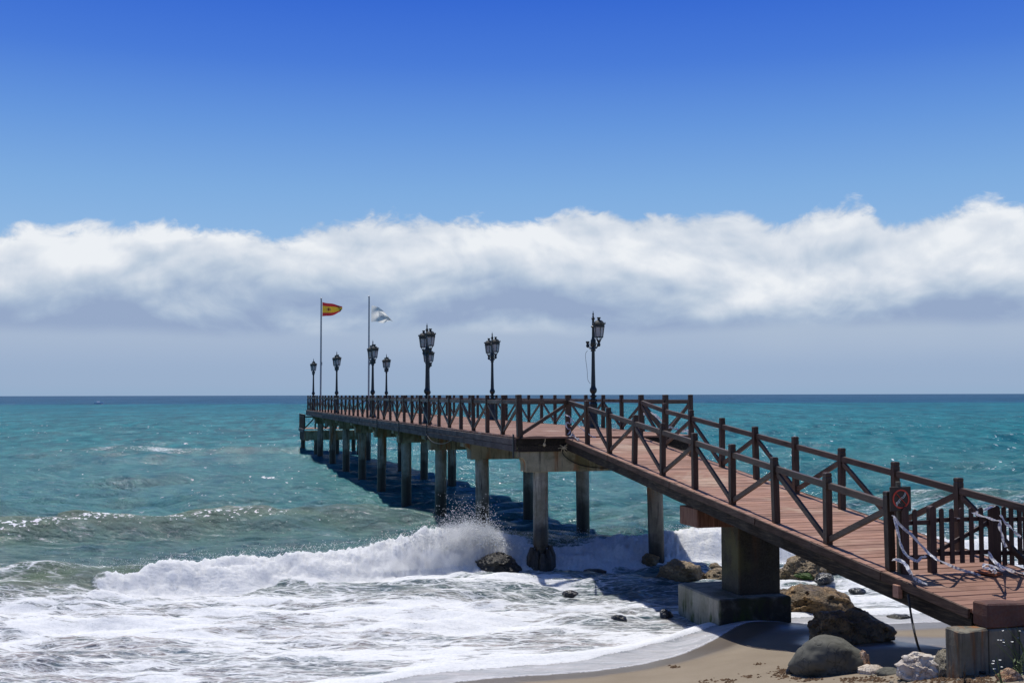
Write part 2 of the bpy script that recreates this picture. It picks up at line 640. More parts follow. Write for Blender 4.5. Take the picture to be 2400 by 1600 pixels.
M_PILE = concrete_mat('stained_pile_concrete', lin(.15, .135, .10), lin(.40, .375, .31), 1.0, 0.4, tide=1.25, dark=0.85)
M_BEAM = concrete_mat('stained_beam_concrete', lin(.21, .185, .11), lin(.37, .335, .235), 0.8, 0.8, dark=0.75)
M_PILERUST = concrete_mat('rust_streaked_pile_concrete', lin(.16, .13, .085), lin(.29, .25, .18), 1.0, 0.7, tide=0.75, dark=0.7)
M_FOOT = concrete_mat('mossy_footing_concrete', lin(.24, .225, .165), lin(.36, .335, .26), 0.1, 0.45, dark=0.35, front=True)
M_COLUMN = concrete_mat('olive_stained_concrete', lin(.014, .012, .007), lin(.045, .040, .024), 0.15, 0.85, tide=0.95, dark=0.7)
M_WALL = concrete_mat('grey_abutment_concrete', lin(.14, .125, .09), lin(.25, .23, .175), 1.0, 0.6, dark=0.65)
M_LEDGE = concrete_mat('pale_ledge_concrete', lin(.28, .26, .21), lin(.42, .39, .33), 0.1, 0.25, dark=0.2)
M_KERB = concrete_mat('red_painted_concrete', lin(.085, .036, .028), lin(.14, .066, .052), 0.15, 0.12, dark=0.3)


def plain(name, col, rough=0.5, metal=0.0, spec=0.5, var=0.15, scale=8.0, bump=0.0):
    m, t, bs, _ = new_mat(name)
    oc = t.node('ShaderNodeTexCoord').outputs['Object']
    n = t.noise(oc, scale, 5.0, 0.6)
    a = tuple(c * (1 - var) for c in col[:3]) + (1,)
    b = tuple(min(1, c * (1 + var)) for c in col[:3]) + (1,)
    t.put(bs.inputs['Base Color'], t.ramp(n, [(0.3, a), (0.7, b)]))
    bs.inputs['Roughness'].default_value = rough
    bs.inputs['Metallic'].default_value = metal
    bs.inputs['Specular IOR Level'].default_value = spec
    if bump:
        t.put(bs.inputs['Normal'], t.bump(n, bump, 0.6))
    return m


M_IRON = plain('dark_green_cast_iron', lin(.010, .019, .022), 0.45, 0.0, 0.5, 0.35)
M_IRONTOP = plain('dusty_lantern_cap', lin(.035, .042, .038), 0.6, 0.0, 0.4, 0.45)
M_STEEL = plain('galvanised_pole', lin(.36, .37, .38), 0.45, 0.4, 0.5, 0.12)
M_TAPE = None
M_CABLE = plain('black_cable', lin(.012, .012, .013), 0.5)
M_ROPE = plain('pale_rope', lin(.42, .34, .22), 0.9, 0, 0.2, 0.3)
M_RED = plain('red_sign_paint', lin(.62, .060, .030), 0.5)
M_SIGNW = plain('pale_sign_paint', lin(.62, .66, .58), 0.6)
M_SIGNB = plain('brown_sign_board', lin(.040, .030, .020), 0.6, var=0.3)
M_SIGNP = plain('olive_sign_post', lin(.10, .085, .05), 0.6, var=0.3)
M_ORANGE = plain('orange_board', lin(.30, .085, .028), 0.7, var=0.3)
M_BOAT = plain('white_hull', lin(.88, .89, .9), 0.4, var=.03)


def glass_mat():
    m, t, bs, out = new_mat('frosted_lantern_glass')
    oc = t.node('ShaderNodeTexCoord').outputs['Object']
    n = t.noise(oc, 5.0, 4.0)
    t.put(bs.inputs['Base Color'], t.ramp(n, [(0.3, lin(.50, .53, .54)), (0.7, lin(.68, .71, .71))]))
    bs.inputs['Roughness'].default_value = 0.35
    tr = t.node('ShaderNodeBsdfTranslucent')
    tr.inputs[0].default_value = lin(.62, .66, .68)
    mx = t.node('ShaderNodeMixShader')
    mx.inputs[0].default_value = 0.5
    t.l.new(bs.outputs[0], mx.inputs[1])
    t.l.new(tr.outputs[0], mx.inputs[2])
    t.l.new(mx.outputs[0], out.inputs[0])
    return m


M_GLASS = glass_mat()


def thin_mat(name, col, col2=None, stripe=None, transl=0.4, rough=0.5):
    m, t, bs, out = new_mat(name)
    oc = t.node('ShaderNodeTexCoord').outputs['Object']
    c = t.ramp(t.noise(oc, 6.0, 4.0), [(0.3, tuple(x * .88 for x in col[:3]) + (1,)), (0.7, col)])
    if stripe is not None:
        uvx = t.attr('print')
        c = t.mix(uvx, c, stripe)
    t.put(bs.inputs['Base Color'], c)
    bs.inputs['Roughness'].default_value = rough
    tr = t.node('ShaderNodeBsdfTranslucent')
    t.put(tr.inputs[0], c)
    mx = t.node('ShaderNodeMixShader')
    mx.inputs[0].default_value = transl
    t.l.new(bs.outputs[0], mx.inputs[1])
    t.l.new(tr.outputs[0], mx.inputs[2])
    t.l.new(mx.outputs[0], out.inputs[0])
    return m


M_TAPE = thin_mat('white_barrier_tape', lin(.74, .76, .80), None, lin(.10, .14, .34), 0.35, 0.35)
M_FRED = thin_mat('red_flag_cloth', lin(.46, .03, .035))
M_FYEL = thin_mat('yellow_flag_cloth', lin(.66, .42, .03))
M_FWHITE = thin_mat('white_flag_cloth', lin(.84, .83, .79), None, None, 0.55)
M_FBLUE = thin_mat('faded_flag_print', lin(.52, .56, .58))


def rock_mat(name, c0, c1, c2, rough=0.75, scale=3.0, green=0.0, wet=0.0, bump=0.05):
    m, t, bs, _ = new_mat(name)
    oc = t.node('ShaderNodeTexCoord').outputs['Object']
    rnd = t.node('ShaderNodeObjectInfo').outputs['Random']
    v = t.vmath('ADD', oc, t.comb(t.math('MULTIPLY', rnd, 50.0), 0.0, 0.0))
    n = t.noise(v, scale, 8.0, 0.66, 0.5)
    f = t.noise(v, scale * 9, 5.0, 0.65)
    vor = t.voronoi(t.vmath('ADD', v, t.noise(v, 4.0, 3, 0.5, 0, 1)), scale * 1.6, 'DISTANCE_TO_EDGE')
    col = t.ramp(n, [(0.28, c0), (0.5, c1), (0.72, c2)])
    col = t.mix(t.smooth(f, 0.4, 0.72, 0.0, 0.5), col, c0)
    col = t.mix(t.smooth(vor, 0.0, 0.045, 0.5, 0.0), col, tuple(x * .35 for x in c0[:3]) + (1,))
    if green:
        _, _, oz = t.sep(oc)
        col = t.mix(t.math('MULTIPLY', t.smooth(t.noise(v, 3.5, 5, 0.6), 0.4, 0.55), green), col, lin(.06, .13, .012))
    t.put(bs.inputs['Base Color'], col)
    bs.inputs['Specular IOR Level'].default_value = 0.35 + wet * 0.4
    t.put(bs.inputs['Roughness'], t.smooth(n, 0.3, 0.7, rough - 0.25 * wet - .05, rough + 0.1 - 0.3 * wet))
    h = t.math('ADD', t.math('MULTIPLY', n, 1.0), t.math('MULTIPLY', f, 0.35))
    h = t.math('ADD', h, t.smooth(vor, 0.0, 0.06, -0.25, 0.0))
    t.put(bs.inputs['Normal'], t.bump(h, bump * 1.8, 1.0))
    return m


M_RGREY = rock_mat('smooth_grey_boulder', lin(.065, .065, .052), lin(.098, .096, .078), lin(.128, .124, .104), 0.75, 1.3, bump=0.006)
M_RBROWN = rock_mat('ochre_brown_rock', lin(.06, .038, .016), lin(.20, .125, .048), lin(.48, .27, .095), 0.7, 2.2, wet=0.4, bump=0.06)
M_RTAN = rock_mat('barnacled_tan_rock', lin(.07, .045, .02), lin(.27, .185, .09), lin(.48, .35, .19), 0.7, 3.0, wet=0.6, bump=0.06)
M_RDARK = rock_mat('dark_wet_rock', lin(.012, .011, .009), lin(.04, .034, .026), lin(.10, .08, .05), 0.6, 3.0, wet=0.7, bump=0.05)
M_RBLACK = rock_mat('black_wet_stone', lin(.010, .011, .013), lin(.025, .027, .03), lin(.06, .06, .058), 0.45, 4.0, wet=0.8, bump=0.02)
M_RWHITE = rock_mat('white_quartz_rock', lin(.36, .24, .15), lin(.60, .54, .46), lin(.74, .72, .68), 0.75, 2.0, bump=0.012)
M_RORANGE = rock_mat('orange_veined_rock', lin(.30, .13, .05), lin(.50, .30, .17), lin(.60, .50, .40), 0.8, 3.5, bump=0.03)
M_RPALE = rock_mat('pale_speckled_rock', lin(.17, .145, .10), lin(.30, .265, .20), lin(.42, .38, .31), 0.85, 6.0, bump=0.03)
M_RMOSS = rock_mat('mossy_rock', lin(.03, .05, .012), lin(.08, .11, .025), lin(.18, .17, .07), 0.7, 3.0, green=0.9, wet=0.4)


# ------------------------------------------------------------------ sea
CRX = np.array([-40, -16, -11.8, -9, -5, -3, -1, 1, 3, 6, 9, 14, 40], float)
CRY = np.array([18, 24.3, 25.7, 26.9, 28.6, 29.9, 30.9, 31.5, 32.0, 32.6, 33.2, 34.5, 42], float)
CAX = np.array([-40, -16, -11.5, -9, -6, -3.6, -2.2, -1.3, -.5, .3, 1.5, 3, 5, 7, 9.5, 14, 40], float)
CAH = np.array([.40, .58, .58, .52, .56, .64, .80, .92, .76, .56, .52, .60, .62, .52, .34, .22, .2], float)
W2X = np.array([-60, -16, -11.6, -8, -4, 2], float)
W2Y = np.array([20, 34.6, 37.0, 37.6, 38.6, 41], float)
W2H = np.array([.55, .58, .56, .42, .16, 0], float)


def sm_interp(X, xs, ys, wd=1.0):
    return (np.interp(X - wd, xs, ys) + 2 * np.interp(X, xs, ys) + np.interp(X + wd, xs, ys)) / 4


def build_sea():
    vpx = np.concatenate([np.linspace(318, 60, 430), np.linspace(59.6, 12, 130), np.linspace(11.7, 1.2, 42)])
    fp = FPX * 1024 / 2400
    rr = np.concatenate([fp * EYE / vpx, [6500., 12000., 25000., 50000.]])
    NA = 1080
    azs = np.linspace(R(-36), R(36), NA)
    Rr, A = np.meshgrid(rr, azs, indexing='ij')
    X = Rr * np.sin(A)
    Y = Rr * np.cos(A)
    drow = np.gradient(rr)[:, None] * np.ones((1, NA))
    sy = shore_y(X)
    s = (Y - sy)                                    # seaward distance
    offs = np.clip((Y - np.interp(X, SHX, SHY)) / 14.0, 0, 1)
    # wind sea
    g = np.random.default_rng(5)
    Z = np.zeros_like(X)
    comps = []
    for i in range(64):
        lam = 0.9 * (16.0 / 0.9) ** (i / 63.0)
        th = g.normal(0, 0.55) + R(14)
        kx, ky = 2 * math.pi / lam * math.sin(th), -2 * math.pi / lam * math.cos(th)
        amp = 0.0115 * lam ** 0.58 * g.uniform(.5, 1.4)
        comps.append((lam, kx, ky, amp, g.uniform(0, 6.28)))
    gust = 1.0 + 0.55 * fbm(X / 9.0, Y / 14.0, None, 3, 71)
    wx = X + 0.5 * fbm(X / 5, Y / 5, None, 2, 91)
    wy = Y + 0.5 * fbm(X / 5 + 9, Y / 5, None, 2, 92)
    for lam, kx, ky, amp, ph in comps:
        fade = np.clip((lam / (drow * 2.6) - 0.7) / 0.8, 0, 1)
        lo = np.clip(offs * (1.15 if lam > 2.5 else 2.2), 0.0, 1)
        a = np.sin(kx * wx + ky * wy + ph)
        Z += amp * fade * lo * (a + 0.28 * np.cos(2 * (kx * wx + ky * wy + ph))) * gust
    # breaking wave along the shore
    cy = sm_interp(X, CRX, CRY, 0.8) + 0.22 * fbm(X * 0.55, X * 0, None, 3, 31)
    ch = sm_interp(X, CAX, CAH, 0.35) * (1 + 0.16 * fbm(X * 0.9, X * 0 + 5, None, 3, 32))
    q = (Y - cy) * 0.9
    prof = np.where(q > 0, np.exp(-(q / 1.9) ** 2), np.exp(-(np.abs(q) / 1.25) ** 2.0))
    Z += ch * prof * (offs > 0)
    unbroken = np.clip((-9.55 - X) / 0.35, 0, 1) * np.clip((X + 17.5) / 1.0, 0, 1)
    broken = 1 - unbroken
    gap = np.clip(1 - np.abs(X - 1.2) / 2.2, 0, 1) * 0.35
    # second and third swell further out
    c2 = sm_interp(X, W2X, W2Y, 1.5) + 0.5 * fbm(X * 0.3, X * 0 + 2, None, 2, 33)
    h2 = sm_interp(X, W2X, W2H, 1.5)
    q2 = Y - c2
    p2 = np.where(q2 > 0, np.exp(-(q2 / 2.6) ** 2), np.exp(-(np.abs(q2) / 1.25) ** 2))
    Z += h2 * p2
    p3 = np.exp(-((Y - 88 - 0.15 * (X + 26)) / 3.0) ** 2) * np.exp(-((X + 27) / 9.0) ** 2)
    Z += 0.55 * p3
    p4 = np.exp(-((Y - 46.5 + 0.12 * (X - 14)) / 1.8) ** 2) * np.clip((X - 8) / 5, 0, 1) * np.exp(-((X - 17) / 8.0) ** 2)
    Z += 0.45 * p4
    # foam, from the breaker to the sand
    lump = fbm(X * 1.1, Y * 1.1, None, 5, 51, 0.6)
    wxx = X + 0.35 * fbm(X * 1.7, Y * 1.7, None, 3, 58)
    wyy = Y + 0.35 * fbm(X * 1.7 + 7, Y * 1.7, None, 3, 59)
    fine = fbm(wxx * 3.6, wyy * 3.6, None, 5, 61, 0.62)
    fine = 0.6 - 1.9 * np.abs(fine) + 0.5 * fbm(X * 1.9, Y * 1.9, None, 2, 63)
    white = np.clip((q + 2.15 + 0.55 * lump) / 0.35, 0, 1) * np.clip((-0.95 + 1.25 * np.clip((X + 9.8) / 3.6, 0, 1) ** 0.7 + 0.22 * lump + 0.12 * fbm(X * 3, Y * .6, None, 3, 57) - q) / 0.28, 0, 1) * broken
    white *= np.clip((X + 9.75 + 0.5 * lump + 0.35 * (q + 1)) / 0.35, 0, 1)
    white *= 1 - 0.85 * np.exp(-((X - 1.3) / 1.1) ** 4) * np.clip((q + 0.75 + .3 * lump) / 0.4, 0, 1)
    bodyh = np.clip((q + 2.1) / 1.0, 0, 1) * np.clip((0.9 - q) / 0.9, 0, 1) * broken
    fv = fbm(X * 11, Y * 11, None, 4, 66, 0.6)
    Z += white * bodyh * (0.17 * lump + 0.075 * fine + 0.055 * fv) * np.clip(ch / 0.5, .5, 1.8)
    Z += white * bodyh * ch * 0.32 * np.exp(-((q + .8) / 0.8) ** 2)
    inner = np.clip((-q - 1.0) / 0.8, 0, 1)         # 1 between breaker and sand
    big = fbm(X * 0.28 + 0.1 * Y, Y * 0.8, None, 4, 55)
    F = inner * (0.54 + 0.40 * big)
    right = np.clip((X - 1.3 - 0.54 * (27 - Y)) / 0.9, 0, 1) * np.clip((5.8 - X) / 1.5, 0, 1)
    F -= inner * right * np.clip((Y - 20.6) / 1.5, 0, 1) * 0.34  # foam thinned inside the ramp's shadow outline, darkening that water
    F = np.maximum(F, inner * np.clip((2.2 + 0.5 * lump - s) / 0.8, 0, 1) * 0.85)
    left = unbroken * np.clip((q + 2.8) / 0.6, 0, 1) * np.clip((0.5 - q) / 0.4, 0, 1)
    F = F * (1 - 0.9 * left) + left * (0.16 + 0.5 * np.clip((-q - 1.0) / 1.0, 0, 1) + 0.3 * np.exp(-(q / .25) ** 2))
    F = np.maximum(F, white * (1.15 + 0.2 * lump))
    lip = np.exp(-((q - 0.15) / 0.22) ** 2) * unbroken
    F = np.maximum(F, lip * (0.30 + 0.5 * lump))
    F = np.maximum(F, (0.16 + 0.30 * np.clip(lump, -.3, .6)) * np.exp(-((q2 - 0.15) / 0.45) ** 2) * h2 / 0.55 + 0.10 * np.exp(-((q2 + 1.8) / 1.2) ** 2) * h2 / .55)
    F = np.maximum(F, p3 ** 3 * (0.30 + 0.6 * np.clip(fbm(X * .5, Y * .3, None, 3, 78), -.4, .5)) + p4 ** 3 * 0.30)
    back = np.clip((X - 5.0) / 2, 0, 1) * np.exp(-((Y - 39) / 7.0) ** 2)
    F = np.maximum(F, back * (0.27 + 0.22 * fbm(X * .2, Y * .9, None, 3, 77)))
    F = np.maximum(F, np.exp(-(np.maximum(q - .3, 0) / 4.0)) * (q > 0) * (0.17 + 0.2 * lump))
    # turbulence of the foam sheet
    t = inner * np.clip(s / 3.0, 0, 1)
    Z += t * (0.055 * fbm(X * 0.8, Y * 2.0, None, 4, 81) + 0.03 * fbm(X * 3.0, Y * 5.0, None, 3, 82))
    # thin film that runs up the sand
    bz = beach_z(X, Y)
    film = np.clip((1.15 + 0.35 * fbm(X * 0.45, X * 0 + 8, None, 3, 84) - s) / 0.22, 0, 1) * (s > 0)
    front = np.exp(-((s - 1.25 - 0.35 * fbm(X * 0.45, X * 0 + 8, None, 3, 84)) / 0.16) ** 2) + 0.9 * np.exp(-((s - 0.05) / 0.07) ** 2)
    sheet = np.maximum(bz + 0.012 + 0.05 * np.clip(s, 0, 1.2) * (1 - film), 0.0)
    mixs = np.clip((s - 1.0) / 2.5, 0, 1)
    Z = np.where(s > 0, Z * mixs + np.maximum(sheet, 0.02) * (1 - mixs) * np.clip(1.6 - s / 3, 0, 1), bz - 0.03 - 0.2 * np.clip(-s, 0, 2))
    Z += 0.05 * np.exp(-((s - 1.35) / .25) ** 2) * (s > 0)
    F = np.where(film > 0.5, 0.30, F)
    F = np.maximum(F, front * (s > 0) * 0.9)
    face = np.clip(p2 * h2 / 0.5, 0, 1) * (q2 < 0.8) + np.clip(prof * ch / .5, 0, 1) * (q < .6) * (1 - white) + 0.6 * p4 + 0.3 * p3
    face = np.clip(face, 0, 1)
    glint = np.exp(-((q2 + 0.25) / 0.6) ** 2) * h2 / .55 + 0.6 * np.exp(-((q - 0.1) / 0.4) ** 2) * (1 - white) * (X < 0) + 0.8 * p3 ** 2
    n0, n1 = X.shape
    verts = np.stack([X, Y, Z], -1).reshape(-1, 3)
    i = np.arange(n0 * n1).reshape(n0, n1)
    quads = np.stack([i[:-1, :-1], i[:-1, 1:], i[1:, 1:], i[1:, :-1]], -1).reshape(-1, 4)
    keep = (s.reshape(-1)[quads] > -0.8).any(1)
    quads = quads[keep]
    me = bpy.data.meshes.new('sea_water')
    me.vertices.add(len(verts))
    me.vertices.foreach_set('co', verts.astype(np.float32).ravel())
    me.loops.add(quads.size)
    me.loops.foreach_set('vertex_index', quads.astype(np.int32).ravel())
    me.polygons.add(len(quads))
    me.polygons.foreach_set('loop_start', (np.arange(len(quads)) * 4).astype(np.int32))
    me.polygons.foreach_set('loop_total', np.full(len(quads), 4, np.int32))
    me.polygons.foreach_set('use_smooth', np.ones(len(quads), bool))
    for nm, arr in (('foam', F), ('film', film), ('face', face), ('white', white), ('glint', glint)):
        at = me.attributes.new(nm, 'FLOAT', 'POINT')
        at.data.foreach_set('value', arr.astype(np.float32).ravel())
    me.update()
    me.validate()
    return me


def sea_material():
    m, t, bs, out = new_mat('sea_water_and_foam')
    pos = t.node('ShaderNodeNewGeometry').outputs['Position']
    x, y, z = t.sep(pos)
    foam, film, face, white = t.attr('foam'), t.attr('film'), t.attr('face'), t.attr('white')
    ly = t.math('LOGARITHM', t.math('MAXIMUM', y, 10.0), 10.0)
    base = t.ramp(t.smooth(ly, 1.2, 3.4, 0, 1, 'LINEAR'),
                  [(0.0, lin(.300, .295, .285)), (0.075, lin(.215, .225, .205)), (0.13, lin(.082, .165, .150)), (0.20, lin(.046, .185, .185)), (0.30, lin(.030, .172, .185)), (0.45, lin(.012, .155, .190)),
                   (0.66, lin(.009, .150, .200)), (0.708, lin(.010, .150, .200)), (0.720, lin(.012, .095, .180)), (0.8, lin(.018, .095, .178)), (1.0, lin(.034, .105, .185))])
    pn = t.noise(t.mapping(pos, scale=(0.018, 0.05, 0.1)), 1.0, 4.0, 0.55)
    pn2 = t.noise(t.mapping(pos, scale=(0.12, 0.35, 0.1)), 1.0, 5.0, 0.6)
    pm = t.math('ADD', t.math('MULTIPLY', pn, 0.55), t.math('MULTIPLY', pn2, 0.45))
    base = t.mix(t.smooth(pm, 0.40, 0.62, 0.0, 0.75), base, t.mix(1.0, base, lin(.62, .80, .88), 'MULTIPLY'))  # darker patches painted for cloud shadow and depth
    st1 = t.noise(t.mapping(pos, (7, 3, 0), (0, 0, R(-6)), (1.0, 3.4, 0.2)), 1.0, 6.0, 0.66)
    st2 = t.noise(t.mapping(pos, (2, 5, 0), (0, 0, R(4)), (0.42, 0.34, 0.1)), 1.0, 6.0, 0.70)
    st3 = t.noise(t.mapping(pos, (1, 9, 0), (0, 0, R(3)), (0.22, 0.035, 0.02)), 1.0, 6.0, 0.74)
    st4 = t.noise(t.mapping(pos, (1, 4, 0), (0, 0, R(2)), (0.05, 0.0045, 0.02)), 1.0, 6.0, 0.72)
    stv = t.math('ADD', t.math('MULTIPLY', t.math('SUBTRACT', st2, 0.5), t.smooth(y, 50.0, 120.0, 0.3, 1.3)), t.math('MULTIPLY', t.math('SUBTRACT', st3, 0.5), t.smooth(y, 90.0, 220.0, 0.0, 1.3)))
    stv = t.math('ADD', stv, t.math('MULTIPLY', t.math('SUBTRACT', st4, 0.5), t.smooth(y, 250.0, 600.0, 0.0, 1.2)))
    stv = t.math('ADD', stv, t.math('MULTIPLY', t.math('SUBTRACT', st1, 0.5), t.smooth(y, 40.0, 160.0, 0.8, 0.2)))
    base = t.mix(t.smooth(stv, -0.21, 0.21), t.mix(1.0, base, lin(.30, .52, .62), 'MULTIPLY'), t.mix(1.0, base, lin(1.7, 1.32, 1.26), 'MULTIPLY'))  # light and dark of unresolved waves painted as streaks
    base = t.mix(t.math('MULTIPLY', face, 0.85), base, t.mix(t.smooth(pn2, .35, .65), lin(.085, .142, .085), lin(.120, .172, .112)))
    # foam patterns
    v = t.mapping(pos, rot=(0, 0, R(-14)), scale=(0.62, 2.3, 0.9))
    vw = t.vmath('ADD', v, t.vmath('MULTIPLY', t.noise(v, 1.6, 4.0, 0.6, 0, 1), (0.7, 0.7, 0.0)))
    nA = t.noise(vw, 1.5, 8.0, 0.68, 0.8)
    nB = t.noise(vw, 6.5, 5.0, 0.62, 0.2)
    cell = t.voronoi(vw, 2.3, 'DISTANCE_TO_EDGE')
    cell2 = t.voronoi(t.vmath('ADD', vw, (3.3, 1.2, 0)), 6.0, 'DISTANCE_TO_EDGE')
    lace = t.math('MAXIMUM', t.smooth(cell, 0.0, 0.11, 1.0, 0.0), t.math('MULTIPLY', t.smooth(cell2, 0.0, 0.10, 1.0, 0.0), 0.6))
    tt = t.math('ADD', foam, t.math('MULTIPLY', t.math('SUBTRACT', nA, 0.5), 1.25))
    tt = t.math('ADD', tt, t.math('MULTIPLY', t.math('SUBTRACT', nB, 0.5), 0.35))
    solid = t.smooth(tt, 0.50, 0.66)
    laced = t.math('MULTIPLY', lace, t.smooth(tt, 0.10, 0.42, 0.0, 0.9))
    fm = t.math('MAXIMUM', solid, laced)
    filmf = t.math('MULTIPLY', film, t.smooth(t.math('ADD', nA, t.math('MULTIPLY', nB, 0.5)), 0.55, 0.95, 0.42, 0.72))
    fm = t.math('MAXIMUM', fm, filmf)
    fm = t.math('MAXIMUM', fm, t.smooth(white, 0.35, 0.7, 0, 1))
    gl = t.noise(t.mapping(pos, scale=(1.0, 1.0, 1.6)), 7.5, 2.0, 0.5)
    fm = t.math('MAXIMUM', fm, t.smooth(t.math('ADD', gl, t.math('MULTIPLY', t.attr('glint'), 0.26)), 0.80, 0.85))  # crest sparkle painted as white flecks
    # tiny white caps far out
    wc = t.noise(t.mapping(pos, scale=(0.16, 0.5, 0.3)), 1.0, 6.0, 0.62)
    caps = t.math('MULTIPLY', t.smooth(wc, 0.735, 0.775), t.smooth(y, 60.0, 130.0, 0.0, 0.55))
    caps = t.math('MULTIPLY', caps, t.smooth(y, 500.0, 1500.0, 1.0, 0.2))
    fm = t.math('MAXIMUM', fm, caps)
    # sun glints painted as white flecks on the chop
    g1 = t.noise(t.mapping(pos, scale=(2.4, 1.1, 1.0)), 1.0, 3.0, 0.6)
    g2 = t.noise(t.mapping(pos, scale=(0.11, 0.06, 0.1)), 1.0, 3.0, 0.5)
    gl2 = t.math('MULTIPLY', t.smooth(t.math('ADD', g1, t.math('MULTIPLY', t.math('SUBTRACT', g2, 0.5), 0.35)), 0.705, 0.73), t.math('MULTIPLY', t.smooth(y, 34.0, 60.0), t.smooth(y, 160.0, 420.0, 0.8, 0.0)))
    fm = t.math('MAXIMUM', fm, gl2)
    # relief
    r1 = t.noise(t.mapping(pos, rot=(0, 0, R(-12)), scale=(1.0, 1.9, 1.0)), 1.9, 5.0, 0.6, 0.3)
    r2 = t.noise(t.mapping(pos, rot=(0, 0, R(9)), scale=(0.40, 0.34, 0.2)), 1.0, 6.0, 0.62, 0.2)
    r3 = t.noise(t.mapping(pos, rot=(0, 0, R(5)), scale=(0.16, 0.03, 0.02)), 1.0, 5.0, 0.65)
    h = t.math('MULTIPLY', r1, t.smooth(y, 25.0, 120.0, 0.24, 0.14))
    h = t.math('ADD', h, t.math('MULTIPLY', r2, t.smooth(y, 50.0, 170.0, 0.0, 0.8)))
    h = t.math('ADD', h, t.math('MULTIPLY', r3, t.smooth(y, 150.0, 500.0, 0.0, 2.5)))
    nrm = t.bump(h, 1.0, 1.0)
    # body colour scattered back from the water plus the sky mirrored in it; the chop keeps the mirror weak at grazing angles
    t.n.remove(bs)
    dif = t.node('ShaderNodeBsdfDiffuse')
    t.put(dif.inputs[0], base)
    t.put(dif.inputs['Normal'], nrm)
    glo = t.node('ShaderNodeBsdfGlossy')
    t.put(glo.inputs['Roughness'], t.smooth(ly, 1.5, 2.6, 0.10, 0.28))
    t.put(glo.inputs['Normal'], nrm)
    fr = t.node('ShaderNodeFresnel')
    fr.inputs['IOR'].default_value = 1.333
    t.put(fr.inputs['Normal'], nrm)
    wat = t.node('ShaderNodeMixShader')
    t.put(wat.inputs[0], t.math('MINIMUM', fr.outputs[0], t.smooth(ly, 1.35, 2.2, 0.30, 0.07)))
    t.l.new(dif.outputs[0], wat.inputs[1])
    t.l.new(glo.outputs[0], wat.inputs[2])
    fo = t.node('ShaderNodeBsdfPrincipled')
    fine = t.noise(pos, 14.0, 6.0, 0.7)
    fine2 = t.noise(pos, 46.0, 3.0, 0.6)
    fcol = t.mix(t.smooth(fine, 0.3, 0.62), lin(.74, .76, .77), lin(.90, .91, .92))
    fcol = t.mix(t.math('MULTIPLY', film, 0.6), fcol, lin(.52, .51, .54))
    t.put(fo.inputs['Base Color'], fcol)
    fo.inputs['Roughness'].default_value = 0.8
    fo.inputs['Subsurface Weight'].default_value = 0.5
    fo.inputs['Subsurface Radius'].default_value = (1.0, 1.0, 1.0)
    fo.inputs['Subsurface Scale'].default_value = 0.25
    fo.inputs['Specular IOR Level'].default_value = 0.2
    t.put(fo.inputs['Normal'], t.bump(t.math('ADD', t.math('ADD', nB, t.math('MULTIPLY', fine, 0.6)), t.math('MULTIPLY', fine2, 0.4)), t.smooth(white, 0, 1, 0.035, 0.07), 0.8))
    trl = t.node('ShaderNodeBsdfTranslucent')
    t.put(trl.inputs[0], fcol)
    mf = t.node('ShaderNodeMixShader')
    mf.inputs[0].default_value = 0.12
    t.l.new(fo.outputs[0], mf.inputs[1])
    t.l.new(trl.outputs[0], mf.inputs[2])
    mx = t.node('ShaderNodeMixShader')
    t.put(mx.inputs[0], fm)
    t.l.new(wat.outputs[0], mx.inputs[1])
    t.l.new(mf.outputs[0], mx.inputs[2])
    t.l.new(mx.outputs[0], out.inputs[0])
    return m


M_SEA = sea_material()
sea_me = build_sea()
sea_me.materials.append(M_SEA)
tag(link('sea_water', sea_me), kind='structure')


# ------------------------------------------------------------------ beach
def sand_material():
    m, t, bs, _ = new_mat('beach_sand')
    pos = t.node('ShaderNodeNewGeometry').outputs['Position']
    wet = t.attr('wet')
    n = t.noise(pos, 0.9, 5.0, 0.6)
    g = t.noise(pos, 60.0, 3.0, 0.7)
    sp = t.noise(pos, 170.0, 2.0, 0.7)
    c = t.ramp(n, [(0.3, lin(.225, .185, .135)), (0.7, lin(.285, .238, .178))])
    c = t.mix(t.smooth(g, 0.35, 0.68, 0.0, 0.40), c, lin(.20, .15, .10))
    c = t.mix(t.smooth(sp, 0.62, 0.75, 0.0, 0.5), c, lin(.48, .42, .34))
    we = t.smooth(t.math('ADD', wet, t.math('MULTIPLY', t.math('SUBTRACT', n, 0.5), 0.35)), 0.25, 0.75)
    c = t.mix(we, c, t.mix(1.0, c, lin(.50, .49, .50), 'MULTIPLY'))
    t.put(bs.inputs['Base Color'], c)
    t.put(bs.inputs['Roughness'], t.smooth(we, 0, 1, 0.9, 0.30))
    t.put(bs.inputs['Specular IOR Level'], t.smooth(we, 0, 1, 0.15, 0.5))
    h = t.math('ADD', t.math('MULTIPLY', g, 0.5), t.math('MULTIPLY', t.noise(pos, 7.0, 5.0, 0.6), 1.2))
    t.put(bs.inputs['Normal'], t.bump(h, t.smooth(we, 0, 1, 0.012, 0.003), 0.8))
    return m


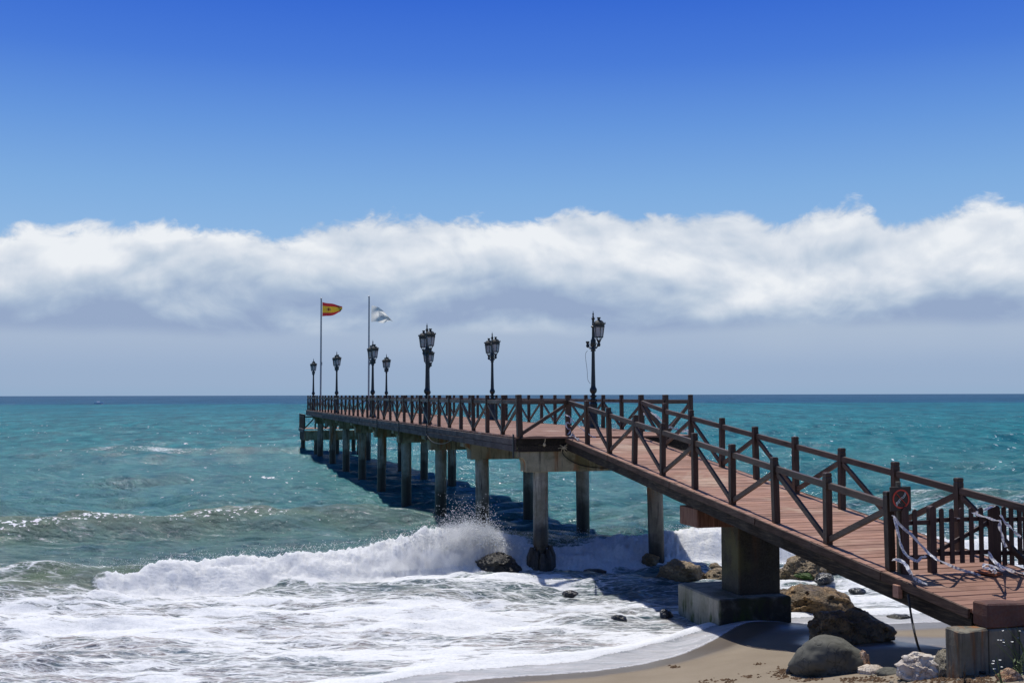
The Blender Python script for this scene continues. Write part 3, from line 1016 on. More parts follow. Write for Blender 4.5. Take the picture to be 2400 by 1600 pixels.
def build_beach():
    xs = np.concatenate([np.linspace(-400, -70, 8), np.linspace(-60, -12, 40), np.linspace(-11.8, -3.1, 60), np.linspace(-3, 11, 330), np.linspace(11.2, 60, 60), np.linspace(70, 400, 8)])
    ys = np.concatenate([np.linspace(-400, -40, 12), np.linspace(-30, 9, 40), np.linspace(9.2, 25, 300), np.linspace(25.3, 46, 40)])
    X, Y = np.meshgrid(xs, ys, indexing='ij')
    Z = beach_z(X, Y)
    s = shore_y(X) - Y
    wet = np.clip(1 - (s - 0.25) / (0.9 + 0.35 * np.clip(X - 2, 0, 4)), 0, 1)
    wet = np.maximum(wet, np.clip(1 - np.abs(Y - 19.0 + 0.2 * (X - 5)) / 2.2, 0, 1) * np.clip((X - 4.2) / 1.0, 0, 1) * 0.9)
    n0, n1 = X.shape
    i = np.arange(n0 * n1).reshape(n0, n1)
    q = np.stack([i[:-1, :-1], i[1:, :-1], i[1:, 1:], i[:-1, 1:]], -1).reshape(-1, 4)
    me = mesh_data('beach_sand', np.stack([X, Y, Z], -1).reshape(-1, 3).tolist(), q.tolist(), [sand_material()], True)
    at = me.attributes.new('wet', 'FLOAT', 'POINT')
    at.data.foreach_set('value', wet.astype(np.float32).ravel())
    tag(link('beach_sand', me), kind='structure')


build_beach()


# ------------------------------------------------------------------ spray thrown up by the breaker
def build_spray():
    g = np.random.default_rng(21)
    P, Rd = [], []

    def crest(x):
        return sm_interp(x, CRX, CRY, 0.8), sm_interp(x, CAX, CAH, 0.35)

    n = 11000
    x = g.uniform(-11.0, 7.5, n)
    cy, ch = crest(x)
    keep = g.uniform(0, 1, n) < np.clip(ch / 0.75, 0.25, 1) * np.clip(0.55 + 0.9 * fbm(x * 1.4, x * 0, None, 3, 3), 0.05, 1)
    x, cy, ch = x[keep], cy[keep], ch[keep]
    off = g.normal(-0.55, 0.5, len(x))
    up = g.exponential(0.035, len(x)) * np.clip(ch / 0.5, .6, 2)
    z = ch * np.exp(-(np.abs(off) / 1.25) ** 2) * 1.15 + 0.05 + up
    P.append(np.stack([x, cy + off, z], -1))
    Rd.append(g.uniform(0.004, 0.011, len(x)))
    # the splash against the rock beside the pile
    for cx, cyy, n, sx, top in ((-1.35, 30.1, 5200, 0.55, 0.78), (-0.75, 29.8, 2600, 0.35, 0.90), (-2.3, 29.6, 2200, 0.5, 0.36), (-1.5, 30.3, 900, .6, 1.15)):
        x = g.normal(cx, sx, n)
        u = g.exponential(0.34, n)
        u = np.minimum(u, g.uniform(.9, 1.35, n))
        prof = np.exp(-((x - cx) / (sx * 1.6)) ** 2)
        z = 0.55 + u * top * prof + 0.28 * prof * g.uniform(0, 1, n)
        jet = 0.10 * np.sin(x * 19 + 1.3) + .06 * np.sin(x * 43)
        z += jet * prof * u
        P.append(np.stack([x + 0.12 * u * g.normal(0, 1, n), cyy + g.normal(0, .3, n), z], -1))
        Rd.append(g.uniform(0.005, 0.017, n) * np.clip(1.25 - u * .5, .5, 1.2))
    P = np.concatenate(P)
    Rd = np.concatenate(Rd)
    octv = np.array([(1, 0, 0), (-1, 0, 0), (0, 1, 0), (0, -1, 0), (0, 0, 1), (0, 0, -1)], float)
    octf = np.array([(0, 2, 4), (2, 1, 4), (1, 3, 4), (3, 0, 4), (2, 0, 5), (1, 2, 5), (3, 1, 5), (0, 3, 5)])
    V = (P[:, None, :] + octv[None] * Rd[:, None, None] * g.uniform(.6, 1.5, (len(P), 6, 1))).reshape(-1, 3)
    Fc = (octf[None] + (np.arange(len(P)) * 6)[:, None, None]).reshape(-1, 3)
    m = thin_mat('spray_droplets', lin(.86, .88, .90), None, None, 0.35, 0.4)
    me = bpy.data.meshes.new('sea_spray')
    me.vertices.add(len(V))
    me.vertices.foreach_set('co', V.astype(np.float32).ravel())
    me.loops.add(Fc.size)
    me.loops.foreach_set('vertex_index', Fc.astype(np.int32).ravel())
    me.polygons.add(len(Fc))
    me.polygons.foreach_set('loop_start', (np.arange(len(Fc)) * 3).astype(np.int32))
    me.polygons.foreach_set('loop_total', np.full(len(Fc), 3, np.int32))
    me.polygons.foreach_set('use_smooth', np.ones(len(Fc), bool))
    me.materials.append(m)
    me.update()
    tag(link('sea_spray', me), 'white spray flying up from the breaking wave beside the pier pile', kind='stuff')


build_spray()


# fine mist hanging over the breaking crest and the splash
def build_mist():
    A, B = Vector((-9.6, 26.55, 0.0)), Vector((0.35, 31.3, 0.0))
    ang = math.atan2(B.y - A.y, B.x - A.x)
    L = (B - A).length
    m = bpy.data.materials.new('sea_mist')
    m.use_nodes = True
    t = NT(m.node_tree)
    t.n.clear()
    out = t.node('ShaderNodeOutputMaterial')
    oc = t.node('ShaderNodeTexCoord').outputs['Object']
    x, y, z = t.sep(oc)
    H = t.math('ADD', 0.42, t.smooth(x, 2.5, 8.0, 0.0, 0.24))
    g = t.math('DIVIDE', t.math('SUBTRACT', x, L - 2.0), 1.15)
    H = t.math('ADD', H, t.math('MULTIPLY', t.math('EXPONENT', t.math('MULTIPLY', t.math('MULTIPLY', g, g), -1.0)), 0.52))
    yy = t.math('ADD', y, 0.45)
    H = t.math('MULTIPLY', H, t.math('SUBTRACT', 1.0, t.math('MULTIPLY', t.math('MULTIPLY', yy, yy), 0.8)))
    n = t.noise(oc, 2.6, 6.0, 0.62, 0.3)
    f = t.math('ADD', t.math('DIVIDE', t.math('SUBTRACT', H, z), 0.30), t.math('MULTIPLY', t.math('SUBTRACT', n, 0.5), 3.6))
    ends = t.math('MULTIPLY', t.smooth(x, 0.6, 3.6), t.smooth(x, L - 0.7, L - 0.05, 1.0, 0.0))
    d = t.math('MULTIPLY', t.smooth(f, -0.3, 1.6), t.math('MULTIPLY', ends, 7.0))
    v = t.node('ShaderNodeVolumePrincipled')
    v.inputs['Color'].default_value = lin(.97, .975, .98)
    v.inputs['Anisotropy'].default_value = 0.3
    t.put(v.inputs['Density'], d)
    t.l.new(v.outputs[0], out.inputs['Volume'])
    m.cycles.volume_step_rate = 0.06
    me = MB().box((L / 2, -0.30, 0.95), (L, 2.0, 1.6)).data('sea_mist', m)
    o = link('sea_mist', me, None, A, (0, 0, ang))
    tag(o, 'white mist hanging over the breaking crest and the splash', kind='stuff')


build_mist()


# ------------------------------------------------------------------ pier
PO = Vector((0.14, 29.2, 0.0))           # left front corner of the deck, at sea level
PAZ = R(15.93)                           # the pier runs out to the left of straight ahead
PLEN = 57.0
PW = 4.85
ZD = 3.5
BW = 0.19                                # deck board pitch


def pier_pt(s, t, z):
    c, n = math.cos(PAZ), math.sin(PAZ)
    return Vector((PO.x + t * c - s * n, PO.y + t * n + s * c, z))


pier = empty('pier', PO, PAZ, 'long wooden pier deck standing on stained concrete piles in the sea', 'pier')
# local frame of the pier: x across (t), y outwards (s), z up
dk = MB()
k = 0
sb = -0.02
while sb < PLEN:
    f = min(1.0, max(0.0, 1 - sb / 1.0))
    dk.box((PW / 2 + random.uniform(-.012, .012), sb + BW / 2, ZD - 0.022 + random.uniform(-.003, .003)), (PW + 0.10, BW - 0.012, 0.044))
    sb += BW
boards = dk.build('deck_boards', M_DECK, pier)
tag(boards, kind='stuff')
# the front edge runs slightly skew, the wedge is filled by shorter boards
wg = MB()
for i in range(2):
    t0 = PW * (0.02 + 0.5 * i)
    wg.box(((t0 + PW) / 2 + 0.02, -0.03 - BW * (i + 0.5), ZD - 0.022), (PW - t0 + 0.06, BW - 0.012, 0.044))
tag(wg.build('short_boards', M_DECK, pier), kind='stuff')
ledger = MB()
for t in (0.55, 1.8, 3.05, 4.3):
    ledger.box((t, PLEN / 2, ZD - 0.205), (0.12, PLEN - 0.3, 0.31))
tag(ledger.build('joists', M_DARKBEAM, pier), kind='stuff')
fb1 = MB().box((0, 0, 0), (0.075, 5.68, 0.165)).data('fascia_board', M_FASCIA, 0.006)
for side, t in ((0, -0.055), (1, PW + 0.055)):
    for i in range(10):
        for j in range(2):
            o = link('fascia_board', fb1, pier, (t + random.uniform(-.008, .008), 0.02 + 2.85 + 5.7 * i, ZD - 0.135 - 0.175 * j), (0, random.uniform(-.02, .02), random.uniform(-.0015, .0015)))
ff = MB().box((0, 0, 0), (1.40, 0.075, 0.165)).data('front_board', M_DARKBEAM, 0.006)
for j in range(2):
    link('front_board', ff, pier, (0.69, -0.075, ZD - 0.135 - 0.175 * j))
    link('front_board', ff, pier, (PW - 0.69, -0.40, ZD - 0.135 - 0.175 * j), (0, 0, -0.08))
sb_ = MB().box((0, 0, 0), (0.035, 0.06, 0.62)).data('joint_strap', M_CABLE, 0.004)
for s_ in (0.03, 17.1, 11.4, 22.8):
    link('joint_strap', sb_, pier, (-0.105, s_, ZD - 0.24))

ROWS = [-0.05, 6.0, 12.3, 18.9, 25.4, 32.1, 39.0, 46.0, 53.0]


def corbel_beam():
    zt, zb = ZD - 0.362, ZD - 0.93
    pr = [(0.0, zt), (0.0, zt - 0.17), (0.05, zt - 0.18)]
    for a in range(0, 91, 15):
        pr.append((0.08 + 0.14 * math.sin(R(a)), zt - 0.19 - 0.20 * (1 - math.cos(R(a)))))
    pr += [(0.22, zb)]
    right = [(PW - u + 0.0, v) for u, v in reversed(pr)]
    poly = pr + right
    mb = MB().prism(poly, lambda u, v, k: (u, -0.275 if k == 0 else 0.275, v))
    return mb.data('crossbeam', M_BEAM, 0.012)


beam_me = corbel_beam()
pile_me = MB().lathe([(0.215, -2.4), (0.215, ZD - 0.925)], 20).data('pile', M_PILE, 0, True)
for i, s_ in enumerate(ROWS):
    link('crossbeam', beam_me, pier, (0, s_ + 0.28, 0))
    for t in (0.62, 4.05):
        if i == 0 and t < 1:
            continue
        pm = pile_me.copy() if i == 0 else pile_me
        o = link('pile', pm, pier, (t + random.uniform(-.05, .05), s_ + 0.28, 0), (random.uniform(-.008, .008), -0.020 if i == 0 else random.uniform(-.008, .008), random.uniform(0, 6)))
        if i == 0:
            o.rotation_euler.z = 0
            pm.materials[0] = M_PILERUST
            tag(o, 'slender rust streaked pile leaning slightly')
# the near pile: a sleeve that ends above a stub
fp_ = MB().lathe([(0.155, -0.6), (0.155, 0.55), (0.19, 0.56), (0.19, 0.62), (0.205, 0.63), (0.205, 1.0), (0.20, 1.01), (0.20, ZD - 0.925)], 22)
o = fp_.build('pile', M_PILE, pier, (0.70, -0.05 + 0.28, 0), smooth=True)
tag(o, 'front pile with a narrower sleeved foot')

# lower landing stage at the far end
LZ = 2.05
ls = MB()
for i in range(14):
    ls.box((2.35, PLEN + 1.2 + BW * (i + .5) * 1.3, LZ - 0.02), (5.0, BW * 1.3 - 0.015, 0.04))
tag(ls.build('landing_boards', M_DECK, pier), kind='stuff')
MB().box((-.13, PLEN + 3.0, LZ - 0.16), (0.10, 3.9, 0.24)).build('landing_fascia', M_FASCIA, pier, bevel=.008)
MB().box((2.3, PLEN + 1.05, LZ - 0.50), (4.8, 0.45, 0.72)).build('landing_beam', M_BEAM, pier, bevel=.015)
MB().box((.1, PLEN + 3.0, LZ - 0.62), (0.4, 3.6, 0.60)).build('landing_beam', M_DARKBEAM, pier, bevel=.015)
lp = MB().lathe([(0.17, -2.4), (0.17, LZ - 0.4)], 16).data('landing_pile', M_PILE, 0, True)
for t, s_ in ((.1, PLEN + 4.2), (.8, PLEN + 1.05), (2.4, PLEN + 1.05), (4.1, PLEN + 1.05), (4.1, PLEN + 4.2)):
    link('landing_pile', lp, pier, (t, s_, 0))
lad = MB()
lad.beam((4.75, PLEN + .7, -.8), (4.35, PLEN + .75, 1.4), .07, .07)
lad.build('loose_strut', M_DARKBEAM, pier)


# ------------------------------------------------------------------ railings
PH = 1.10


def post_mesh(h=PH, wd=0.108, mat=None):
    mb = MB()
    prof = [(1.0, 0.0), (1.0, h - 0.075), (0.90, h - 0.068), (0.90, h - 0.058), (1.0, h - 0.052), (1.0, h - 0.016), (0.80, h)]
    prof = [(r_ * wd / math.sqrt(2), z_) for r_, z_ in prof]
    mb.lathe(prof, 4, rot=math.pi / 4)
    return mb.data('post', mat or M_RAIL, 0.004)


POST = post_mesh()
BIGPOST = post_mesh(1.11, 0.145)
_span_cache = {}


def span_meshes(L, dz):
    key = (round(L, 2), round(dz, 2))
    if key not in _span_cache:
        # local: x along the span from post to post, z up, sheared to follow a slope
        g_ = 0.054
        p0, p1 = Vector((g_, 0, 0.905 + dz * g_ / L)), Vector((L - g_, 0, 0.905 + dz * (L - g_) / L))
        rail = MB().beam(p0, p1, 0.062, 0.105).data('top_rail', M_RAILH, 0.005)
        b0, b1 = Vector((g_, 0, 0.08)), Vector((L - g_, 0, 0.83 + dz))
        up = MB().beam(b0, b1, 0.045, 0.09).data('brace', M_RAILH, 0.004)
        c0, c1 = Vector((g_, 0, 0.83)), Vector((L - g_, 0, 0.08 + dz))
        dn = MB().beam(c0, c1, 0.045, 0.09).data('brace', M_RAILH, 0.004)
        _span_cache[key] = (rail, up, dn)
    return _span_cache[key]


def railing(name, label, pts, parity=0, big_first=False, skip_last=False, skip_first=False, jit=0.012, braces=True, cat='railing', group=None):
    """pts: world points at deck level"""
    base = pts[0]
    root = empty(name, base, 0, label, cat, group)
    for i, p in enumerate(pts):
        if (skip_last and i == len(pts) - 1) or (skip_first and i == 0):
            continue
        nx = pts[i + 1] if i + 1 < len(pts) else pts[i - 1]
        d = (nx - p)
        rz = math.atan2(d.y, d.x)
        me = BIGPOST if (big_first and i == 0) else POST
        link('post', me, root, p - base + Vector((0, 0, -0.003)), (random.gauss(0, jit), random.gauss(0, jit), rz))
    for i in range(len(pts) - 1):
        d = pts[i + 1] - pts[i]
        L = math.hypot(d.x, d.y)
        rail, up, dn = span_meshes(L, d.z)
        rz = math.atan2(d.y, d.x)
        link('top_rail', rail, root, pts[i] - base, (0, 0, rz))
        if braces:
            link('brace', up if (i + parity) % 2 == 0 else dn, root, pts[i] - base, (0, 0, rz))
    return root


NSP = 34
spn = PLEN / NSP


def sag(s):
    return -0.045 * math.exp(-((s - 4.5) / 2.2) ** 2) - 0.02 * math.exp(-((s - 17) / 3.) ** 2)


railing('pier_railing', 'long brown wooden railing on the left seaward side of the pier deck',
        [pier_pt(i * spn, 0.06, ZD + sag(i * spn) * 0) for i in range(NSP + 1)], 1, big_first=True)
railing('pier_railing', 'brown wooden railing on the right far side of the pier deck behind the lamps',
        [pier_pt(-0.36 + i * (PLEN + .36) / NSP, PW - 0.06, ZD) for i in range(NSP + 1)], 1)
railing('pier_railing', 'dark railing across the far end of the pier deck between the flagpoles',
        [pier_pt(PLEN, 0.06 + i * (PW - .12) / 3, ZD) for i in range(4)], 0, skip_first=True, skip_last=True)

# ramp frame: origin at its upper left post, y outwards
RO = Vector((1.49, 29.80, 0.0))
RAZ = R(14.9)
SLOPE = 0.092
RW = 1.80


def ramp_pt(s, t, z=None):
    c, n = math.cos(RAZ), math.sin(RAZ)
    if z is None:
        z = ramp_z(s)
    return Vector((RO.x + t * c - s * n, RO.y + t * n + s * c, z))


def ramp_z(s):
    return ZD + SLOPE * min(s, 0.0) if s < 0.2 else ZD


rl = [ramp_pt(-1.633 * i, 0.0) for i in range(10)]
rr_ = [ramp_pt(-0.72 - 1.633 * i, RW) for i in range(10)]
railing('front_railing', 'short single railing bay with a rising brace at the pier front left of the ramp', [pier_pt(0.0, 0.06, ZD), rl[0]], 0, skip_first=True, skip_last=True)
fr = [rr_[0] + Vector((0, 0, 0)), pier_pt(-0.36, PW - 0.06, ZD)]
fr[0].z = ZD
mid = (fr[0] + fr[1]) / 2
railing('front_railing', 'two narrow railing bays at the pier front right of the ramp', [fr[0], mid, fr[1]], 1, skip_first=True, skip_last=True)
railing('ramp_railing', 'nearer brown railing down the left side of the sloping ramp', rl, 0)
rr_[0].z = ZD
railing('ramp_railing', 'farther brown railing down the right side of the sloping ramp beyond the gate', rr_, 1)
railing('landing_railing', 'small low railing round the lower landing stage at the far left end of the pier',
        [pier_pt(PLEN + 1.1 + .65 * i, -.08, LZ) for i in range(7)], 0, jit=.006)
railing('landing_railing', 'small low railing on the near edge of the lower landing stage under the pier deck',
        [pier_pt(PLEN + 1.0, -.08 + .8 * i, LZ) for i in range(6)], 0, skip_first=True, jit=.006)

# ------------------------------------------------------------------ ramp
REND = -16.60
ramp = empty('access_ramp', RO + Vector((0, 0, 0)), RAZ, 'sloping red plank ramp rising from the beach to the pier', 'ramp')
sl = math.atan(SLOPE)
pl = MB().box((0, 0, 0), (RW + 0.30, BW - 0.014, 0.045)).data('plank', M_DECK, 0.005)
s_ = 0.12
n = 0
while s_ > REND:
    link('plank', pl, ramp, (RW / 2 + random.uniform(-.012, .012), s_ - BW / 2, ramp_z(s_ - BW / 2) - 0.024 + random.uniform(-.003, .003)),
         (sl + random.uniform(-.006, .006), random.uniform(-.003, .003), random.uniform(-.002, .002)))
    s_ -= BW


def stringer(t, name, wd, top, ht, mat, s0=0.1, s1=REND):
    mb = MB()
    segs = 24
    for i in range(segs):
        a, b = s0 + (s1 - s0) * i / segs, s0 + (s1 - s0) * (i + 1) / segs
        mb.beam((t, a, ramp_z(a) - top - ht / 2), (t, b, ramp_z(b) - top - ht / 2), wd, ht)
    bm = bmesh.new()
    me = mb.data(name, mat)
    bm.from_mesh(me)
    bmesh.ops.remove_doubles(bm, verts=bm.verts, dist=0.003)
    bm.to_mesh(me)
    bm.free()
    # ragged, rotten lower edge
    co = np.empty(len(me.vertices) * 3)
    me.vertices.foreach_get('co', co)
    co = co.reshape(-1, 3)
    co[:, 2] += 0.012 * fbm(co[:, 1] * 2.1, co[:, 2] * 3, None, 3, 3)
    co[:, 0] += 0.010 * fbm(co[:, 1] * 2.7, co[:, 2] * 5, None, 3, 8)
    me.vertices.foreach_set('co', co.ravel())
    return link(name, me, ramp)


stringer(-0.10, 'side_beam', 0.10, 0.052, 0.27, M_DARKBEAM)
stringer(RW + 0.10, 'side_beam', 0.10, 0.052, 0.27, M_DARKBEAM)
stringer(RW / 2, 'centre_beam', 0.14, 0.055, 0.25, M_DARKBEAM)
for t in (-0.172, RW + 0.172):
    mb = MB()
    for i in range(9):
        a, b = 0.1 + (REND - 0.1) * i / 9, 0.1 + (REND - 0.1) * (i + 1) / 9 + 0.012
        link('edge_board', MB().beam((t, a, ramp_z(a) - 0.062), (t, b, ramp_z(b) - 0.062), 0.035, 0.12).data('edge_board', M_EDGE, 0.004), ramp, (random.uniform(-.006, .006), 0, random.uniform(-.005, .005)))
MB().box((-0.20, -15.15, ramp_z(-15.15) - 0.16), (0.07, 0.13, 0.17)).build('bracket_block', M_DECK, ramp, bevel=.006)
MB().box((-0.09, 0.155, ZD - 0.17), (0.16, 0.05, 0.2)).build('bracket_block', M_BEAM, ramp, bevel=.006)

# pier under the ramp: footing, column and cap beam
sup = empty('ramp_support', ramp_pt(-8.1, 1.1, 0), RAZ, 'square concrete support column on a mossy footing block under the ramp', 'support')


def sup_box(name, s0, s1, t0, t1, z0, z1, mat, bev=0.02):
    return MB().box(((t0 + t1) / 2 - 1.1, (s0 + s1) / 2 + 8.1, (z0 + z1) / 2), (t1 - t0, s1 - s0, z1 - z0)).build(name, mat, sup, bevel=bev)


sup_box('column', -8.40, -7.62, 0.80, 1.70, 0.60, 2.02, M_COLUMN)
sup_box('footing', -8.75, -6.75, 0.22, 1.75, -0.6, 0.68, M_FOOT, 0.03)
sup_box('cap_beam', -8.47, -7.63, -0.10, 1.95, 2.022, 2.385, M_CAPBEAM, 0.012)

# shore end: abutment wall with a red painted kerb
ab = empty('concrete_abutment', ramp_pt(-16.7, 0, 0.6), RAZ, 'stained concrete abutment with red painted kerb at the foot of the ramp', 'abutment')


def ab_box(name, s0, s1, t0, t1, z0, z1, mat, bev=0.02, sub=0, rough=0.0, seed=1):
    mb = MB().box(((t0 + t1) / 2, (s0 + s1) / 2 + 16.7, (z0 + z1) / 2 - 0.6), (t1 - t0, s1 - s0, z1 - z0))
    me = mb.data(name, mat, bev)
    if sub:
        bm = bmesh.new()
        bm.from_mesh(me)
        for _ in range(sub):
            ed = [e for e in bm.edges if e.calc_length() > 0.09]
            bmesh.ops.subdivide_edges(bm, edges=ed, cuts=1, use_grid_fill=True)
        bm.to_mesh(me)
        bm.free()
        co = np.empty(len(me.vertices) * 3)
        me.vertices.foreach_get('co', co)
        co = co.reshape(-1, 3)
        nrm = fbm(co[:, 0] * 9, co[:, 1] * 9, co[:, 2] * 9, 4, seed)
        low = np.clip((fbm(co[:, 0] * 2.3, co[:, 1] * 2.3, co[:, 2] * 2.3, 2, seed + 5) - .05) * 3, 0, 1)
        topz = co[:, 2].max()
        chip = np.clip((co[:, 2] - topz + 0.05) / 0.05, 0, 1) * low
        co += rough * nrm[:, None] * np.array([1, 1, 1])
        co[:, 2] -= chip * rough * 2.2
        co[:, 1] += np.where(co[:, 1] < co[:, 1].mean(), 1, -1) * chip * rough * 1.4
        me.vertices.foreach_set('co', co.ravel())
        me.update()
    return link(name, me, ab)


ab_box('wall', -16.95, -16.64, -0.16, 4.5, 0.4, 1.79, M_WALL, 0.02, 3, 0.006, 4)
ab_box('wing_wall', -16.935, -16.66, -0.58, -0.162, 0.4, 1.80, M_WALL, 0.022, 3, 0.012, 9)
ab_box('side_wall', -16.63, -15.98, 0.3, 2.6, 0.4, 1.70, M_WALL, 0.03, 3, 0.010, 12)
ab_box('kerb', -16.93, -16.64, -0.17, 4.5, 1.792, 2.085, M_KERB, 0.02, 4, 0.014, 2)
ab_box('ledge', -17.12, -16.953, 0.24, 4.5, 0.4, 1.76, M_LEDGE, 0.012, 3, 0.008, 6)

# ------------------------------------------------------------------ gate and picket fence across the ramp
GS = -14.90


def picket_mesh(h, wd, th=0.03, mat=M_GATE, base=0.0):
    pr = [(-wd / 2, base), (wd / 2, base), (wd / 2, h - wd / 2)]
    for a in range(15, 180, 25):
        pr.append((wd / 2 * math.cos(R(a)), h - wd / 2 + wd / 2 * math.sin(R(a))))
    pr.append((-wd / 2, h - wd / 2))
    return MB().prism(pr, lambda u, v, k: (u, -th / 2 if k == 0 else th / 2, v)).data('picket', mat, 0.003)


gzl = ramp_z(GS)
pk = picket_mesh(0.88, 0.066, 0.028, base=0.115)
pkl = picket_mesh(0.88, 0.066, 0.028, base=0.05)
gp = picket_mesh(0.92, 0.095, 0.095, base=-0.003)


def gate_thing(name, label, cat, t0):
    return empty(name, ramp_pt(GS, t0, gzl), RAZ, label, cat)


fence1 = gate_thing('picket_fence', 'narrow fixed picket panel between the sign post and the gate', 'fence', 0.07)
link('fence_post', gp, fence1, (0.02, 0, 0))
link('picket', pkl, fence1, (0.166, -0.035, 0))
link('gate_post', gp, fence1, (0.455, 0, 0))
for z in (0.22, 0.69):
    MB().box((0.24, 0.0, z), (0.34, 0.035, 0.06)).build('crossbar', M_GATE, fence1, bevel=.003)
gate = gate_thing('picket_gate', 'dark brown slatted gate closed across the foot of the ramp', 'gate', 0.6)
for tx in (0.664, 0.827, 0.988, 1.145, 1.302, 1.455):
    link('picket', pk, gate, (tx - 0.6, -0.034, random.uniform(-.004, .004)), (0, random.uniform(-.006, .006), 0))
for z in (0.25, 0.715):
    MB().box((0.46, 0.0, z), (0.98, 0.035, 0.06)).build('crossbar', M_GATE, gate, bevel=.003)
MB().beam((0.02, 0.0, 0.29), (0.90, 0.0, 0.68), 0.034, 0.055).build('diagonal_bar', M_GATE, gate, bevel=.003)
MB().box((0.32, -0.055, 0.735), (0.05, 0.012, 0.012)).build('latch', M_STEEL, gate)
fence2 = gate_thing('picket_fence', 'fixed picket panel between the gate and the right ramp railing', 'fence', 1.5)
gpw = picket_mesh(0.90, 0.14, 0.10, base=-0.003)
link('gate_post', gpw, fence2, (0.06, 0.02, 0))
for tx in (1.68, 1.80, 1.94):
    link('picket', pkl, fence2, (tx - 1.5, -0.034, 0))
for z in (0.22, 0.69):
    MB().box((0.345, 0.0, z), (0.43, 0.035, 0.06)).build('crossbar', M_GATE, fence2, bevel=.003)
link('fence_post', gp, fence2, (0.60, 0, 0))

# ------------------------------------------------------------------ no diving sign
sp0 = ramp_pt(-14.86, 0.035)
sign = empty('warning_sign', sp0, RAZ, 'square brown sign with a red crossed circle over a diving figure', 'sign')
MB().box((0, 0, 0.62), (0.055, 0.05, 1.27)).build('sign_post', M_SIGNP, sign, bevel=.004)
zc = 3.155 - sp0.z
bd = MB().box((0, -0.045, zc), (0.325, 0.03, 0.335)).build('board', M_SIGNB, sign, bevel=.006)
rg = MB()
N = 40
ro, ri = 0.132, 0.112
vs, fs = [], []
for k_ in range(N):
    a = 2 * math.pi * k_ / N
    for r_, y_ in ((ro, -.066), (ri, -.066), (ri, -.060), (ro, -.060)):
        vs.append((r_ * math.cos(a), y_, zc + r_ * math.sin(a)))
for k_ in range(N):
    b_, c_ = 4 * k_, 4 * ((k_ + 1) % N)
    for j in range(4):
        fs.append((b_ + j, b_ + (j + 1) % 4, c_ + (j + 1) % 4, c_ + j))
rg.add(vs, fs)
rg.beam((-0.088, -.0632, zc + 0.088), (0.088, -.0632, zc - 0.088), 0.005, 0.02, (0, 1, 0))
link('prohibition_ring', rg.data('prohibition_ring', M_RED), bd)
dv = MB()
dv.lathe([(0.001, -.003), (0.013, -.002), (0.013, .002), (0.001, .003)], 10)
dv.v = [Vector((v_.x - 0.070, v_.z - 0.0635, v_.y + zc - 0.052)) for v_ in dv.v]
body = [(-0.078, -0.095), (-0.055, -0.052), (-0.022, -0.012), (0.004, 0.010), (0.035, 0.022), (0.058, 0.048), (0.072, 0.085)]
for off in (-0.008, 0.008):
    pts_ = [(u + off * 0.6, -.0635, zc + v_ - off) for u, v_ in body]
    for a, b in zip(pts_[:-1], pts_[1:]):
        dv.beam(a, b, 0.006, 0.0055, (0, 1, 0))
dv.beam((-0.04, -.0635, zc - .03), (-0.018, -.0635, zc - .055), .006, .006, (0, 1, 0))
dv.beam((0.0, -.0635, zc + .012), (-0.02, -.0635, zc + .004), .006, .012, (0, 1, 0))
link('diver_figure', dv.data('diver_figure', M_SIGNW), bd)

# ------------------------------------------------------------------ lamps


